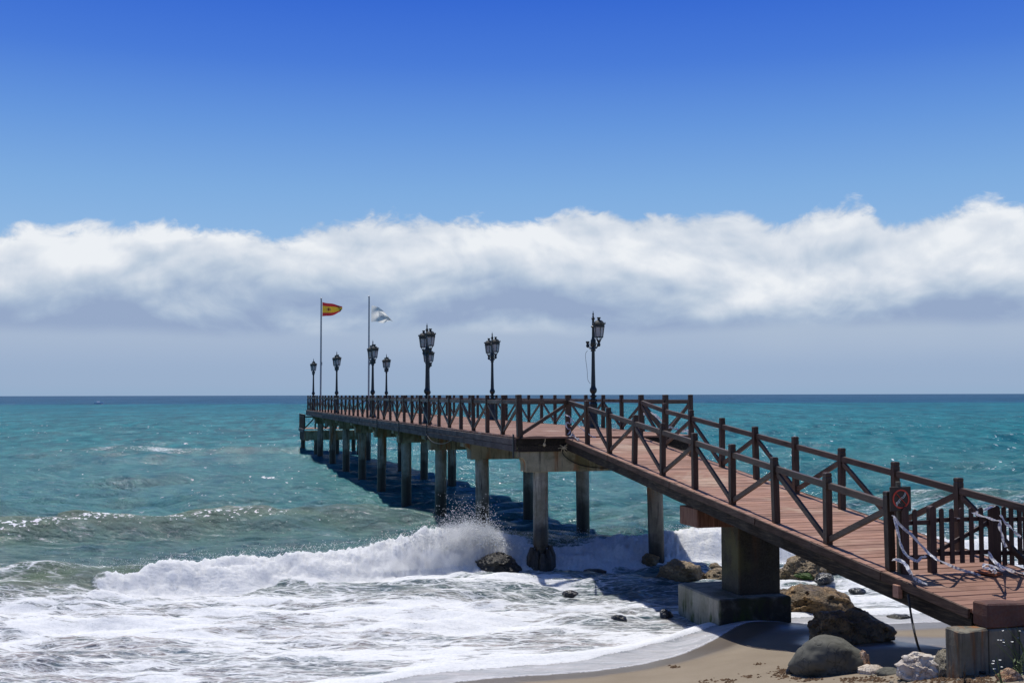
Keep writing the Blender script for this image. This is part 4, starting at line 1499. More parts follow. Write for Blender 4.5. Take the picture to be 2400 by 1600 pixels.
def lamp_parts():
    root = empty('street_lamp')
    base = [(0.20, 0), (0.20, 0.05), (0.17, 0.09), (0.155, 0.14), (0.125, 0.70), (0.135, 0.73), (0.135, 0.80), (0.10, 0.86)]
    b = MB().lathe(base, 8, rot=R(22.5)).build('pedestal', M_IRON, root, bevel=.004)
    shaft = [(0.10, 0.86), (0.125, 0.90), (0.125, 0.94), (0.065, 0.985), (0.065, 1.0), (0.115, 1.04), (0.115, 1.065), (0.06, 1.10), (0.06, 1.13), (0.105, 1.18), (0.122, 1.24),
             (0.115, 1.30), (0.085, 1.34), (0.075, 1.40), (0.062, 1.9), (0.052, 2.56), (0.07, 2.58), (0.07, 2.62), (0.05, 2.66)]
    MB().lathe(shaft, 12).build('column', M_IRON, root, smooth=True)
    head = [(0.05, 2.66), (0.085, 2.70), (0.085, 2.86), (0.06, 2.92), (0.045, 3.0), (0.04, 3.28), (0.05, 3.30), (0.085, 3.345), (0.05, 3.365), (0.038, 3.38), (0.038, 3.55), (0.055, 3.58),
            (0.06, 3.61), (0.03, 3.64), (0.02, 3.72), (0.03, 3.75), (0.012, 3.79), (0.004, 3.86)]
    MB().lathe(head, 10).build('finial', M_IRON, root, smooth=True)
    lant = []
    for sg in (-1, 1):
        br = MB()
        br.tube([(sg * x, 0, z) for x, z in ((0.07, 2.70), (0.18, 2.62), (0.32, 2.62), (0.46, 2.68), (0.55, 2.76))], 0.022, 8)
        br.tube([(sg * x, 0, z) for x, z in ((0.07, 2.86), (0.16, 2.92), (0.24, 2.88), (0.25, 2.80), (0.19, 2.77), (0.16, 2.82))], 0.016, 6)
        br.tube([(sg * x, 0, z) for x, z in ((0.25, 2.63), (0.26, 2.72), (0.34, 2.78), (0.44, 2.74), (0.40, 2.67))], 0.014, 6)
        br.lathe([(0.012, 2.52), (0.022, 2.54), (0.012, 2.57), (0.012, 2.63)], 6, (sg * 0.2, 0, 0))
        br.lathe([(0.03, 2.66), (0.055, 2.70), (0.055, 2.74), (0.04, 2.78), (0.07, 2.85), (0.06, 2.87)], 8, (sg * 0.58, 0, 0))
        br.build('bracket', M_IRON, root, smooth=True)
        fr_ = MB()
        cx = sg * 0.58
        for k_ in range(6):
            a = k_ * math.pi / 3
            fr_.tube([(cx + 0.05 * math.cos(a), 0.05 * math.sin(a), 2.84), (cx + 0.085 * math.cos(a), 0.085 * math.sin(a), 2.91), (cx + 0.128 * math.cos(a), 0.128 * math.sin(a), 2.965)], 0.011, 5)
            fr_.tube([(cx + 0.132 * math.cos(a), 0.132 * math.sin(a), 2.96), (cx + 0.176 * math.cos(a), 0.176 * math.sin(a), 3.30)], 0.011, 5)
        fr_.lathe([(0.10, 2.945), (0.145, 2.95), (0.145, 2.975), (0.10, 2.98)], 6, (cx, 0, 0))
        lf = fr_.build('lantern', M_IRON, root)
        MB().lathe([(0.122, 2.978), (0.166, 3.29)], 6, (cx, 0, 0)).build('glass', M_GLASS, lf)
        cp = MB()
        cp.lathe([(0.16, 3.285), (0.190, 3.29), (0.190, 3.375), (0.215, 3.40), (0.185, 3.405), (0.165, 3.44), (0.125, 3.485), (0.07, 3.515), (0.045, 3.52), (0.04, 3.55), (0.065, 3.60), (0.075, 3.605), (0.03, 3.61)], 12, (cx, 0, 0))
        for k_ in range(6):
            a = k_ * math.pi / 3
            cp.lathe([(0.018, 3.38), (0.022, 3.41), (0.004, 3.455)], 5, (cx + 0.205 * math.cos(a), 0.205 * math.sin(a), 0))
        cp.build('cap', M_IRONTOP, lf, smooth=True)
        lant.append(lf)
    return root


lamp0 = lamp_parts()
LG = 'lamps along the pier deck'
LAMPS = [
    (6.3, 4.42, 'tall dark green lamp with one lantern missing, nearest the ramp', -0.012),
    (13.7, 0.38, 'tall twin lantern lamp on the left side with a smaller lamp half hidden behind it', 0.006),
    (18.9, 4.35, 'twin lantern lamp standing alone over the right railing with both lanterns side by side', 0.004),
    (27.1, 0.36, 'twin lantern lamp beside the pole of the white flag', 0.0),
    (32.2, 4.25, 'smaller lamp half hidden behind the tall twin lantern lamp', 0.0),
    (41.6, 0.34, 'lamp just right of the pole of the red and yellow flag', 0.0),
    (45.4, 4.1, 'small lamp just right of the pole of the white flag, under its cloth', 0.0),
    (55.6, 0.32, 'farthest and smallest lamp, at the left end of the pier', 0.0),
]
for i, (s_, t, lab, tilt) in enumerate(LAMPS):
    o = copy_tree(lamp0)
    o.location = pier_pt(s_, t, ZD)
    o.rotation_euler = (0, tilt, PAZ + math.pi / 2 + random.uniform(-.03, .03))
    tag(o, lab, 'lamp', LG)
    if i == 0:
        # the far lantern is gone, its bracket remains
        gone = [c for c in o.children if c.name.startswith('lantern')]
        far = max(gone, key=lambda c: (o.rotation_euler.to_matrix() @ c.data.vertices[0].co).y)
        for ch in list(far.children):
            bpy.data.objects.remove(ch)
        bpy.data.objects.remove(far)


def kill(o):
    for ch in list(o.children):
        kill(ch)
    bpy.data.objects.remove(o)


kill(lamp0)

# ------------------------------------------------------------------ flagpoles and flags
FP = [(53.4, 0.62, 8.15, 'left bare metal flagpole carrying the red and yellow flag'), (52.6, 4.0, 8.3, 'right bare metal flagpole carrying the white flag')]
poles = []
for s_, t, h, lab in FP:
    p = pier_pt(s_, t, ZD)
    r_ = empty('flagpole', p, 0, lab, 'flagpole', 'flagpoles at the pier end')
    MB().lathe([(0.065, 0), (0.06, 2.6), (0.055, 4.2), (0.045, h - 0.05)], 10).build('pole', M_STEEL, r_, smooth=True)
    MB().lathe([(0.02, h - 0.05), (0.075, h - 0.01), (0.07, h + 0.03), (0.02, h + 0.06)], 8).build('truck', M_STEEL, r_, smooth=True)
    MB().box((0.075, -0.02, 3.4), (0.06, 0.06, 0.22)).build('cleat', M_STEEL, r_)
    MB().tube([(0.06, -0.05, 0.6), (0.075, -0.05, 3.4), (0.06, -0.05, h - 0.1)], 0.006, 4).build('halyard', M_ROPE, r_)
    poles.append(p)


def flag_mesh(name, fn, nu, nv, matfn, mats):
    vs, fs, fm = [], [], []
    for j in range(nv + 1):
        for i in range(nu + 1):
            vs.append(fn(i / nu, j / nv))
    for j in range(nv):
        for i in range(nu):
            a = j * (nu + 1) + i
            fs.append((a, a + 1, a + nu + 2, a + nu + 1))
            fm.append(matfn((i + .5) / nu, (j + .5) / nv))
    return mesh_data(name, vs, fs, mats, True, fm)


def es_fn(u, v):                     # v from top to bottom
    top = -0.30 * u ** 1.1 - 0.02 * math.sin(9 * u)
    bot = -1.06 + 0.32 * u ** 1.5 + 0.03 * math.sin(7 * u + 1)
    z = top + (bot - top) * v
    x = 1.50 * u - 0.10 * v * u * 0.6 - 0.08 * u * u * abs(v - 0.45) * 2
    y = 0.16 * u * math.sin(6.5 * u - 2.4 * v + 0.8) - 0.06 * u
    return (x, y, z)


p = poles[0]
fl = link('national_flag', flag_mesh('national_flag', es_fn, 36, 24, lambda u, v: 1 if 0.25 <= v < 0.75 else 0, [M_FRED, M_FYEL]), None, (p.x + 0.10, p.y - 0.05, p.z + 7.88))
tag(fl, 'red and yellow striped flag with a crest streaming from the left flagpole', 'flag')
cr = MB()


def es_pt(u, v, lift):
    x, y, z = es_fn(u, v)
    return Vector((x, y - lift, z))


def patch(u0, u1, v0, v1, lift=0.012):
    cr.add([es_pt(u0, v0, lift), es_pt(u1, v0, lift), es_pt(u1, v1, lift), es_pt(u0, v1, lift)], [(0, 1, 2, 3)])


cr.cur = 0
patch(.27, .36, .40, .54)
cr.add([es_pt(.27, .54, .012), es_pt(.36, .54, .012), es_pt(.315, .62, .012)], [(0, 1, 2)])
cr.cur = 1
patch(.22, .245, .40, .60)
patch(.385, .41, .40, .60)
patch(.28, .35, .345, .39)
cr.cur = 2
patch(.315, .36, .40, .47, .02)
patch(.27, .315, .47, .54, .02)
me_cr = mesh_data('crest', cr.v, cr.f, [M_FRED, plain('crest_grey', lin(.20, .16, .14), .8), M_FYEL], False, cr.m)
link('crest', me_cr, fl)


def wh_fn(u, v):
    top = Vector((0.06 + 1.45 * u, 0, -0.10 - 1.12 * u + 0.22 * math.sin(math.pi * u) * 1.2))
    bot = Vector((0.02 + 1.62 * u, 0, -1.32 + 0.14 * math.sin(3 * math.pi * u) * u))
    q_ = top.lerp(bot, v)
    fold = 0.10 * u * math.sin(11 * u * (0.6 + v) + 5 * v) + 0.07 * math.sin(9 * v + 7 * u) * u ** .5
    return (q_.x, q_.y + fold, q_.z + 0.02 * math.sin(20 * v + 6 * u) * u)


p = poles[1]
fl2 = link('white_flag', flag_mesh('white_flag', wh_fn, 40, 26, lambda u, v: 1 if (0.35 < u < 0.62 and 0.25 < v < 0.6) else 0, [M_FWHITE, M_FBLUE]), None, (p.x + 0.14, p.y - 0.05, p.z + 7.75))
tag(fl2, 'limp white flag with a faded blue grey print drooping from the right flagpole', 'flag')


# ------------------------------------------------------------------ rocks
_ico = {}


def ico(sub):
    if sub not in _ico:
        bm = bmesh.new()
        bmesh.ops.create_icosphere(bm, subdivisions=sub, radius=1.0)
        bm.verts.ensure_lookup_table()
        v = np.array([x.co[:] for x in bm.verts])
        f = [tuple(x.index for x in fc.verts) for fc in bm.faces]
        bm.free()
        _ico[sub] = (v, f)
    return _ico[sub]


def rock(name, label, loc, size, mat, seed, planes=12, rough=0.16, sub=4, rz=0.0, cat='rock', sink=0.25, group=None, smoothness=0.0, fine=0.03, fscale=3.0, chunk=None):
    v, f = ico(sub)
    if chunk is None:
        chunk = 0.0 if smoothness else 0.42
    g = np.random.default_rng(seed)
    n = g.normal(0, 1, (planes, 3))
    n /= np.linalg.norm(n, axis=1)[:, None]
    d = g.uniform(0.62, 0.95, planes)
    dots = v @ n.T
    r = np.ones(len(v))
    if planes:
        lim = np.where(dots > 0.05, d / np.maximum(dots, 0.05), 9)
        k = 26.0 if smoothness == 0 else 6.0
        r = -np.log(np.exp(-k * 1.0) + np.exp(-k * np.minimum(lim, 3)).sum(1)) / k
        r = np.clip(r, 0.3, 1.2)
    r = r * (1 + rough * fbm(v[:, 0] * 1.4 + seed, v[:, 1] * 1.4, v[:, 2] * 1.4, 3, seed))
    rid = 1 - np.abs(fbm(v[:, 0] * fscale, v[:, 1] * fscale, v[:, 2] * fscale + seed, 5, seed + 3, 0.6))
    st_ = v @ np.array([0.35, 0.2, 0.9]) * 5 + 1.2 * fbm(v[:, 0] * 2, v[:, 1] * 2, v[:, 2] * 2, 2, seed + 9)
    ledge = (st_ - np.floor(st_)) ** 3
    r = r * (1 + fine * (rid - 0.7) * 3.2 + 1.5 * fine * fbm(v[:, 0] * 7, v[:, 1] * 7, v[:, 2] * 7, 4, seed + 7, .65) - (0.7 * fine * ledge if smoothness == 0 else 0))
    if chunk:
        M_ = 46
        sd = g.normal(0, 1, (M_, 3))
        sd /= np.linalg.norm(sd, axis=1)[:, None]
        nn = sd + g.normal(0, .28, (M_, 3))
        nn /= np.linalg.norm(nn, axis=1)[:, None]
        dd = g.uniform(.78, 1.02, M_)
        wv = v + 0.10 * np.stack([fbm(v[:, 0] * 3 + 5 * a, v[:, 1] * 3, v[:, 2] * 3, 3, seed + 20 + a) for a in range(3)], -1)
        near = (wv @ sd.T).argmax(1)
        rc = dd[near] / np.clip((v * nn[near]).sum(1), .55, 2)
        r = r * (1 - chunk) + chunk * np.minimum(rc, 1.25) * (0.55 + 0.45 * r)
    P = v * r[:, None] * np.array(size) / 2
    P -= (P.max(0) + P.min(0)) / 2
    ext = (P.max(0) - P.min(0))
    P *= np.array(size) / ext
    P[:, 2] += size[2] / 2 - sink * size[2]
    me = mesh_data(name, P.tolist(), f, [mat], True)
    if not smoothness:
        try:
            me.set_sharp_from_angle(angle=R(38))
        except Exception:
            pass
    o = link(name, me, None, loc, (0, 0, rz))
    return tag(o, label, cat, group)


def px_rock(x0, x1, ytop, ybot, name, label, mat, seed, depth=0.8, water=False, zw=0.02, sink=0.36, hx=1.0, **kw):
    """a rock measured in the photograph: left, right, top and foot"""
    xm = (x0 + x1) / 2
    foot = at_z(xm, ybot, zw) if water else on_ground(xm, ybot)
    d = foot.y
    wd = (x1 - x0) * d / FPX * 1.06
    dep = wd * depth
    c = foot + Vector((foot.x / d, 1, 0)) * (dep * 0.38)
    ht = (ybot - ytop) * d / FPX * hx
    # the foot lies in front of the middle, so part of the height in the picture is depth
    ht = max(0.06, ht - dep * 0.38 * (EYE - foot.z) / d)
    full = ht / (1 - sink)
    z = foot.z if water else gz(c.x, c.y) - 0.01
    return rock(name, label, (c.x, c.y, min(z, foot.z + .02)), (wd, dep, full), mat, seed, sink=sink, **kw)


px_rock(1857, 2024, 1483, 1583, 'boulder', 'big smooth rounded grey boulder on the sand in the foreground', M_RGREY, 8, 0.9, planes=9, rough=0.16, smoothness=1, fine=0.004, fscale=1.3, sink=0.36, sub=5)
px_rock(1897, 2094, 1415, 1508, 'rock', 'dark angular rock with pale ledges right behind the smooth grey boulder', M_RBROWN, 14, 0.8, planes=14, fine=0.06, sub=5)
px_rock(1801, 2006, 1362, 1446, 'rock', 'big brown and ochre rock beside the concrete footing under the ramp', M_RBROWN, 25, 0.7, planes=12, fine=0.05, sub=5)
px_rock(1842, 1862, 1558, 1579, 'stone', 'small dark stone at the left foot of the smooth grey boulder', M_RBLACK, 31, 1.0)
px_rock(2008, 2040, 1520, 1574, 'rock', 'narrow orange rock peeping out right behind the smooth grey boulder', M_RORANGE, 32, 1.0)
px_rock(2012, 2078, 1552, 1580, 'rock', 'small white quartz rock between the boulder and the large white rock', M_RWHITE, 33, 0.9)
px_rock(2056, 2112, 1560, 1581, 'stone', 'low rounded grey stone left of the large white rock', M_RGREY, 34, 0.9, planes=4, smoothness=1, fine=.006)
px_rock(2106, 2248, 1525, 1590, 'rock', 'large white and orange quartz rock in front of the abutment', M_RWHITE, 51, 0.8, planes=16, fine=0.010, sub=5)
px_rock(2192, 2262, 1522, 1584, 'rock', 'pale grey speckled rock between the white quartz rock and the abutment', M_RPALE, 36, 0.9, planes=8)
px_rock(2080, 2136, 1436, 1452, 'rock', 'low dark pebbly ledge on the wet sand behind the angular rock', M_RDARK, 37, 0.7)
px_rock(2050, 2100, 1424, 1440, 'rock', 'low brown ledge at the edge of the wash right of the ochre rock', M_RBROWN, 57, 0.8)
px_rock(1541, 1648, 1308, 1364, 'rock', 'tan barnacled rock in the foam left of the concrete footing', M_RTAN, 38, 0.8, True, planes=10, fine=0.07)
px_rock(1570, 1656, 1276, 1306, 'rock', 'flat tan rock in the surf behind the leaning ramp pile', M_RTAN, 39, 0.7, True, planes=9, fine=0.07)
px_rock(1504, 1545, 1296, 1324, 'rock', 'small brown rock in the surf left of the ramp pile', M_RBROWN, 40, 0.9, True, fine=0.06)
px_rock(1655, 1712, 1330, 1363, 'rock', 'tan rock touching the left face of the support column', M_RTAN, 41, 0.9, True, fine=0.06)
px_rock(1682, 1712, 1286, 1305, 'rock', 'small reddish rock in the surf half behind the support column', M_RBROWN, 42, 0.9, True)
px_rock(1828, 1938, 1298, 1352, 'rock', 'lumpy ochre rock in the foam right of the support column', M_RTAN, 43, 0.8, True, planes=12, fine=0.07, sub=5)
px_rock(1816, 1852, 1272, 1297, 'rock', 'small ochre rock just under the ramp edge right of the support column', M_RBROWN, 44, 0.9, True)
px_rock(1840, 1885, 1290, 1306, 'rock', 'low ochre rock behind the lumpy ochre rock', M_RTAN, 58, 0.9, True)
px_rock(1860, 1908, 1337, 1354, 'rock', 'small rock covered in bright green moss at the foot of the lumpy ochre rock', M_RMOSS, 45, 0.9, True)
px_rock(1908, 1953, 1341, 1363, 'rock', 'dark greenish wet stone right of the mossy rock', M_RBLACK, 46, 0.9, True)
px_rock(1990, 2028, 1376, 1390, 'stone', 'round black wet stone in the wash behind the ochre rock', M_RBLACK, 47, 0.9, True, planes=3, smoothness=1, fine=.01)
px_rock(1116, 1222, 1294, 1340, 'rock', 'dark wet rock in the spray left of the front pile', M_RDARK, 48, 0.8, True, planes=8, fine=0.06, sub=5)
px_rock(1366, 1420, 1332, 1346, 'rock', 'flat dark rock awash between the two front piles', M_RDARK, 49, 0.7, True)
px_rock(1318, 1355, 1382, 1396, 'stone', 'dark stone awash in the foam below the front pile', M_RBLACK, 50, 0.8, True)
px_rock(1432, 1469, 1439, 1457, 'stone', 'pointed grey stone awash in the foam right of the middle', M_RBLACK, 52, 0.8, True)
px_rock(1547, 1578, 1426, 1449, 'stone', 'pointed black stone at the foot of the left corner of the footing', M_RBLACK, 53, 0.9, True)
px_rock(1744, 1800, 1338, 1352, 'rock', 'low tan rock awash behind the right edge of the support column', M_RTAN, 61, 0.8, True)
px_rock(1930, 1968, 1318, 1342, 'rock', 'pale tan rock half under the ramp right of the lumpy ochre rock', M_RTAN, 62, 0.9, True)
px_rock(1662, 1690, 1318, 1332, 'stone', 'small tan stone in the foam behind the tan barnacled rock', M_RTAN, 63, 0.9, True)
px_rock(1628, 1662, 1340, 1356, 'stone', 'low wet stone between the two tan rocks left of the column', M_RBROWN, 64, 0.9, True)
px_rock(1515, 1552, 1351, 1362, 'stone', 'flat stone awash left of the tan barnacled rock', M_RDARK, 54, 0.8, True)
px_rock(2335, 2400, 1562, 1596, 'rock', 'low orange tinged rock under the white flowers', M_RORANGE, 55, 0.7)
# broken collar round the foot of the front pile
f0 = pier_pt(0.23, 0.70, 0.0)
st = MB()
for k_ in range(9):
    a = 2 * math.pi * k_ / 9
    h_ = 0.36 + 0.22 * abs(math.cos(a)) + random.uniform(-.04, .05)
    st.tube([(0.26 * math.cos(a), 0.26 * math.sin(a), -0.7), (0.27 * math.cos(a), 0.27 * math.sin(a), h_ * .6), (0.245 * math.cos(a), 0.245 * math.sin(a), h_)], [0.15, 0.125, 0.055], 7)
me = st.data('pile_collar', M_RDARK, 0, True)
tag(link('pile_collar', me, None, f0), 'broken dark collar of old concrete round the foot of the front pile', 'collar')

# ------------------------------------------------------------------ loose things on and round the ramp


def ribbon(name, label, pts, wd=0.055, twist=0.4, seed=0, width_dir=None, group='white barrier tapes', sag_=0.0):
    g = random.Random(seed)
    P = [Vector(p) for p in pts]
    # resample a smooth path
    n = 10 * (len(P) - 1)
    path = []
    for i in range(n + 1):
        u = i / n * (len(P) - 1)
        k_ = min(int(u), len(P) - 2)
        f_ = u - k_
        p0, p1, p2, p3 = P[max(k_ - 1, 0)], P[k_], P[k_ + 1], P[min(k_ + 2, len(P) - 1)]
        q_ = 0.5 * ((2 * p1) + (-p0 + p2) * f_ + (2 * p0 - 5 * p1 + 4 * p2 - p3) * f_ ** 2 + (-p0 + 3 * p1 - 3 * p2 + p3) * f_ ** 3)
        path.append(q_ - Vector((0, 0, sag_ * math.sin(math.pi * i / n))))
    vs, fs, pr = [], [], []
    ph = g.uniform(0, 6)
    m_ = 4
    L = 0.0
    for i, p_c in enumerate(path):
        t_ = (path[min(i + 1, n)] - path[max(i - 1, 0)]).normalized()
        if i:
            L += (path[i] - path[i - 1]).length
        a = t_.cross(Vector((0, 1, 0)))
        if a.length < 1e-3:
            a = Vector((1, 0, 0))
        a.normalize()
        b = t_.cross(a).normalized()
        th = ph + twist * math.sin(i * 0.33 + ph) * 1.6
        dirv = a * math.cos(th * .55) + b * math.sin(th * .55)
        nn = t_.cross(dirv)
        for j in range(m_ + 1):
            w_ = (j / m_ - .5)
            vs.append(p_c + dirv * (w_ * wd * 0.62) + nn * (0.012 * math.sin(w_ * 5 + i * .5)))
            word = (math.sin(L * 21 + ph) > -0.35) and 0 < j < m_ and math.sin(L * 150) > -0.2
            pr.append(0.55 if word else 0.0)
    for i in range(n):
        for j in range(m_):
            k_ = i * (m_ + 1) + j
            fs.append((k_, k_ + 1, k_ + m_ + 2, k_ + m_ + 1))
    me_ = mesh_data(name, vs, fs, [M_TAPE], True)
    at = me_.attributes.new('print', 'FLOAT', 'POINT')
    at.data.foreach_set('value', pr)
    o_ = link(name, me_)
    return tag(o_, label, 'tape', group)


def D(x, y, d):
    return at_depth(x, y, d)


def on_ramp(x, y, up=0.03):
    """point of the ramp deck seen at that pixel of the photograph"""
    v_ = ray(x, y)
    lo_, hi_ = 11.0, 31.0
    for _ in range(40):
        m_ = (lo_ + hi_) / 2
        k_ = m_ / v_.y
        X_, Y_ = v_.x * k_, m_
        c, n_ = math.cos(RAZ), math.sin(RAZ)
        s_l = -(X_ - RO.x) * n_ + (Y_ - RO.y) * c
        if EYE + v_.z * k_ > ramp_z(s_l) + up:
            lo_ = m_
        else:
            hi_ = m_
    k_ = lo_ / v_.y
    return Vector((v_.x * k_, lo_, EYE + v_.z * k_))


ribbon('barrier_tape', 'long white barrier tape stretched from the sign post down to the board', [D(2092, 1207, 15.25), D(2112, 1232, 15.3), D(2146, 1262, 15.25), D(2178, 1297, 15.1), D(2212, 1318, 14.9), on_ramp(2262, 1337), on_ramp(2298, 1347)], .06, .5, 1)
ribbon('barrier_tape', 'white barrier tape hanging in a loop from the sign post to the gate post', [D(2096, 1213, 15.2), D(2103, 1240, 15.2), D(2110, 1272, 15.2), D(2122, 1297, 15.15), D(2140, 1310, 15.1), D(2150, 1314, 15.1), D(2160, 1306, 15.15), D(2170, 1302, 15.2)], .06, .5, 2)
ribbon('barrier_tape', 'white barrier tape tied low round the sign post, its end bunched on the planks', [D(2092, 1311, 15.2), D(2108, 1312, 15.1), D(2122, 1322, 14.9), D(2132, 1338, 14.7), on_ramp(2140, 1352, .05), on_ramp(2152, 1360, .06), on_ramp(2172, 1368, .05)], .075, .9, 3)
ribbon('barrier_tape', 'white barrier tape tied across the right gate pickets', [D(2278, 1201, 15.25), D(2300, 1208, 15.25), D(2325, 1216, 15.25), D(2346, 1221, 15.25)], .05, .3, 4)
ribbon('barrier_tape', 'white barrier tape rising behind the gate top to the fence', [D(2288, 1201, 15.75), D(2310, 1192, 15.7), D(2332, 1186, 15.7)], .055, .4, 5)
ribbon('barrier_tape', 'white barrier tape running down diagonally across the right fence panel', [D(2344, 1206, 15.45), D(2358, 1225, 15.4), D(2376, 1243, 15.4), D(2392, 1259, 15.4)], .06, .3, 6)
ribbon('barrier_tape', 'short end of white barrier tape hanging straight down on the right fence panel', [D(2343, 1221, 15.4), D(2344, 1238, 15.4), D(2351, 1262, 15.4), D(2357, 1281, 15.4)], .07, .4, 7)
ribbon('barrier_tape', 'white barrier tape curving from the gate post foot along the deck to the right edge', [D(2316, 1293, 15.2), D(2328, 1312, 15.1), D(2345, 1325, 14.9), D(2366, 1335, 14.8), on_ramp(2392, 1342, .06), on_ramp(2420, 1346, .05)], .07, .4, 8)
ribbon('barrier_tape', 'white barrier tape curled in a loop beside the orange board', [on_ramp(2352, 1336, .05), D(2332, 1328, 14.6), D(2310, 1322, 14.6), D(2306, 1329, 14.55), D(2322, 1332, 14.5), D(2334, 1336, 14.45), on_ramp(2328, 1343, .04)], .075, .5, 9)
ribbon('barrier_tape', 'crumpled white barrier tape tangled behind the gate pickets', [D(2258, 1212, 16.0), D(2275, 1222, 16.0), D(2288, 1240, 16.0), D(2300, 1246, 16.0), D(2296, 1262, 16.0), D(2304, 1274, 16.0)], .08, .9, 10)
ribbon('barrier_tape', 'white barrier tape wrapped round the upper left ramp post', [D(1322, 972, 29.6), D(1331, 974, 29.5), D(1338, 980, 29.6), D(1336, 992, 29.5), D(1326, 990, 29.5), D(1330, 1003, 29.5), D(1337, 1008, 29.4), D(1331, 1018, 29.3)], .10, .6, 11)
ribbon('barrier_tape', 'thin white barrier tape stretched from the upper left ramp post onto the deck', [D(1337, 981, 29.6), D(1350, 993, 29.2), D(1368, 1008, 28.6), D(1384, 1020, 28.0), D(1396, 1025, 27.6)], .05, .4, 12)
ribbon('barrier_tape', 'crumpled white barrier tape lying at the foot of the upper left ramp post', [on_ramp(1334, 1022, .2), on_ramp(1342, 1018, .1), on_ramp(1350, 1026, .05), on_ramp(1356, 1029, .06), on_ramp(1345, 1024, .04)], .10, .8, 13)
ribbon('barrier_tape', 'white barrier tape fluttering from the upper right ramp post', [D(1501, 969, 30.0), D(1514, 970, 29.9), D(1528, 968, 29.9), D(1540, 976, 29.9), D(1550, 986, 29.9), D(1562, 999, 29.9), D(1580, 1003, 29.9), D(1590, 1006, 29.9)], .11, .7, 14)
ribbon('barrier_tape', 'pale rolled barrier tape end at the foot of the pier front railing', [D(1598, 1012, 30.2), D(1606, 1009, 30.1), D(1617, 1010, 30.1), D(1612, 1016, 30.1)], .10, .4, 15)

ob = on_ramp(2316, 1345, .0)
o = MB().box((0, 0, 0.022), (0.24, 0.30, 0.025)).build('orange_board', M_ORANGE, None, ob, (0.09, 0, RAZ + 0.5), bevel=.006)
tag(o, 'small flat orange board lying on the planks before the gate', 'board')


def cable(name, label, pts, r, mat=None, cat='cable', n=6):
    P = [Vector(p) for p in pts]
    path = []
    nn = 8 * (len(P) - 1)
    for i in range(nn + 1):
        u = i / nn * (len(P) - 1)
        k_ = min(int(u), len(P) - 2)
        f_ = u - k_
        p0, p1, p2, p3 = P[max(k_ - 1, 0)], P[k_], P[k_ + 1], P[min(k_ + 2, len(P) - 1)]
        path.append(0.5 * ((2 * p1) + (-p0 + p2) * f_ + (2 * p0 - 5 * p1 + 4 * p2 - p3) * f_ ** 2 + (-p0 + 3 * p1 - 3 * p2 + p3) * f_ ** 3))
    o_ = MB().tube(path, r, n).build(name, mat or M_CABLE, smooth=True)
    return tag(o_, label, cat)


g0 = on_ground(2160, 1537)
cable('hanging_cable', 'thin dark cable hanging from the ramp edge down to the sand', [D(2128, 1392, 14.75), D(2132, 1418, 14.7), D(2138, 1455, 14.65), D(2148, 1500, 14.6), g0], 0.016)
cable('hanging_cable', 'short dark cable hanging under the ramp beside the abutment', [D(2188, 1402, 14.6), D(2194, 1420, 14.6), D(2203, 1445, 14.6)], 0.016)
cable('drain_hose', 'dark hose lying along the foot of the abutment behind the white rock', [on_ground(2232, 1560) + Vector((0, 0, .03)), on_ground(2262, 1574) + Vector((0, 0, .03)), on_ground(2290, 1579) + Vector((0, 0, .03)), on_ground(2310, 1580) + Vector((0, 0, .02))], 0.018)
fs0 = -0.15
cable('front_hose', 'dark hose sagging along the front edge of the pier below the single railing bay', [pier_pt(fs0, 0.02, ZD - .02), pier_pt(fs0 - .02, 0.5, ZD + .005), pier_pt(fs0, 0.95, ZD - .03), pier_pt(fs0, 1.25, ZD - .06), pier_pt(fs0 + .02, 1.42, ZD + .04), pier_pt(.1, 1.5, ZD + .25)], 0.02)
cable('beam_cable', 'black cable drooping across the front concrete beam', [pier_pt(-.04, 1.20, ZD - .34), pier_pt(-.06, 1.28, ZD - .52), pier_pt(-.06, 1.6, ZD - .72), pier_pt(-.06, 2.0, ZD - .82), pier_pt(-.06, 2.6, ZD - .87), pier_pt(-.02, 3.2, ZD - .85)], 0.014)
cable('side_cable', 'black cable looping under the left side of the pier deck', [pier_pt(11.4, -.12, ZD - .3), pier_pt(10.6, -.12, ZD - .50), pier_pt(9.6, -.12, ZD - .56), pier_pt(8.4, -.12, ZD - .52), pier_pt(7.2, -.12, ZD - .36)], 0.012)
cable('rope', 'pale rope with a float hanging from the pier front edge', [pier_pt(-.14, .72, ZD), pier_pt(-.15, .71, ZD - .1), pier_pt(-.15, .69, ZD - .17)], 0.012, M_ROPE, 'rope')
o = MB().lathe([(.005, -.06), (.032, -.04), (.036, 0), (.028, .035), (.008, .05)], 8).build('rope_float', M_ROPE, None, pier_pt(-.15, .69, ZD - .20), smooth=True)
tag(o, 'small pale float at the end of the rope on the pier front', 'float')
kn = MB()
kk = pier_pt(-.16, 1.22, ZD - .30)
for a in range(7):
    th = a * .9 + .3
    kn.tube([(0, 0, 0), (0.07 * math.cos(th), -.02, .05 * math.sin(th)), (0.15 * math.cos(th * 1.1), 0, .12 * math.sin(th) - .03)], [0.02, .012, .008], 5)
kn.tube([(0.0, 0, 0), (.10, -.01, .10), (.20, 0, .26), (.25, 0.02, .42)], .012, 5)
o = kn.build('knotted_rope', M_ROPE, None, kk, smooth=True)
tag(o, 'frayed yellowish rope knot tied at the corner of the pier front and ramp', 'rope')
l0 = pier_pt(6.3, 4.42, ZD)
cable('lamp_wire', 'thin loose wire hanging down the lamp with a missing lantern', [l0 + Vector((-.17, .1, 2.55)), l0 + Vector((-.24, .08, 2.4)), l0 + Vector((-.19, .05, 1.9)), l0 + Vector((-.17, .05, 1.6)), l0 + Vector((-.09, 0, 1.46))], 0.006)

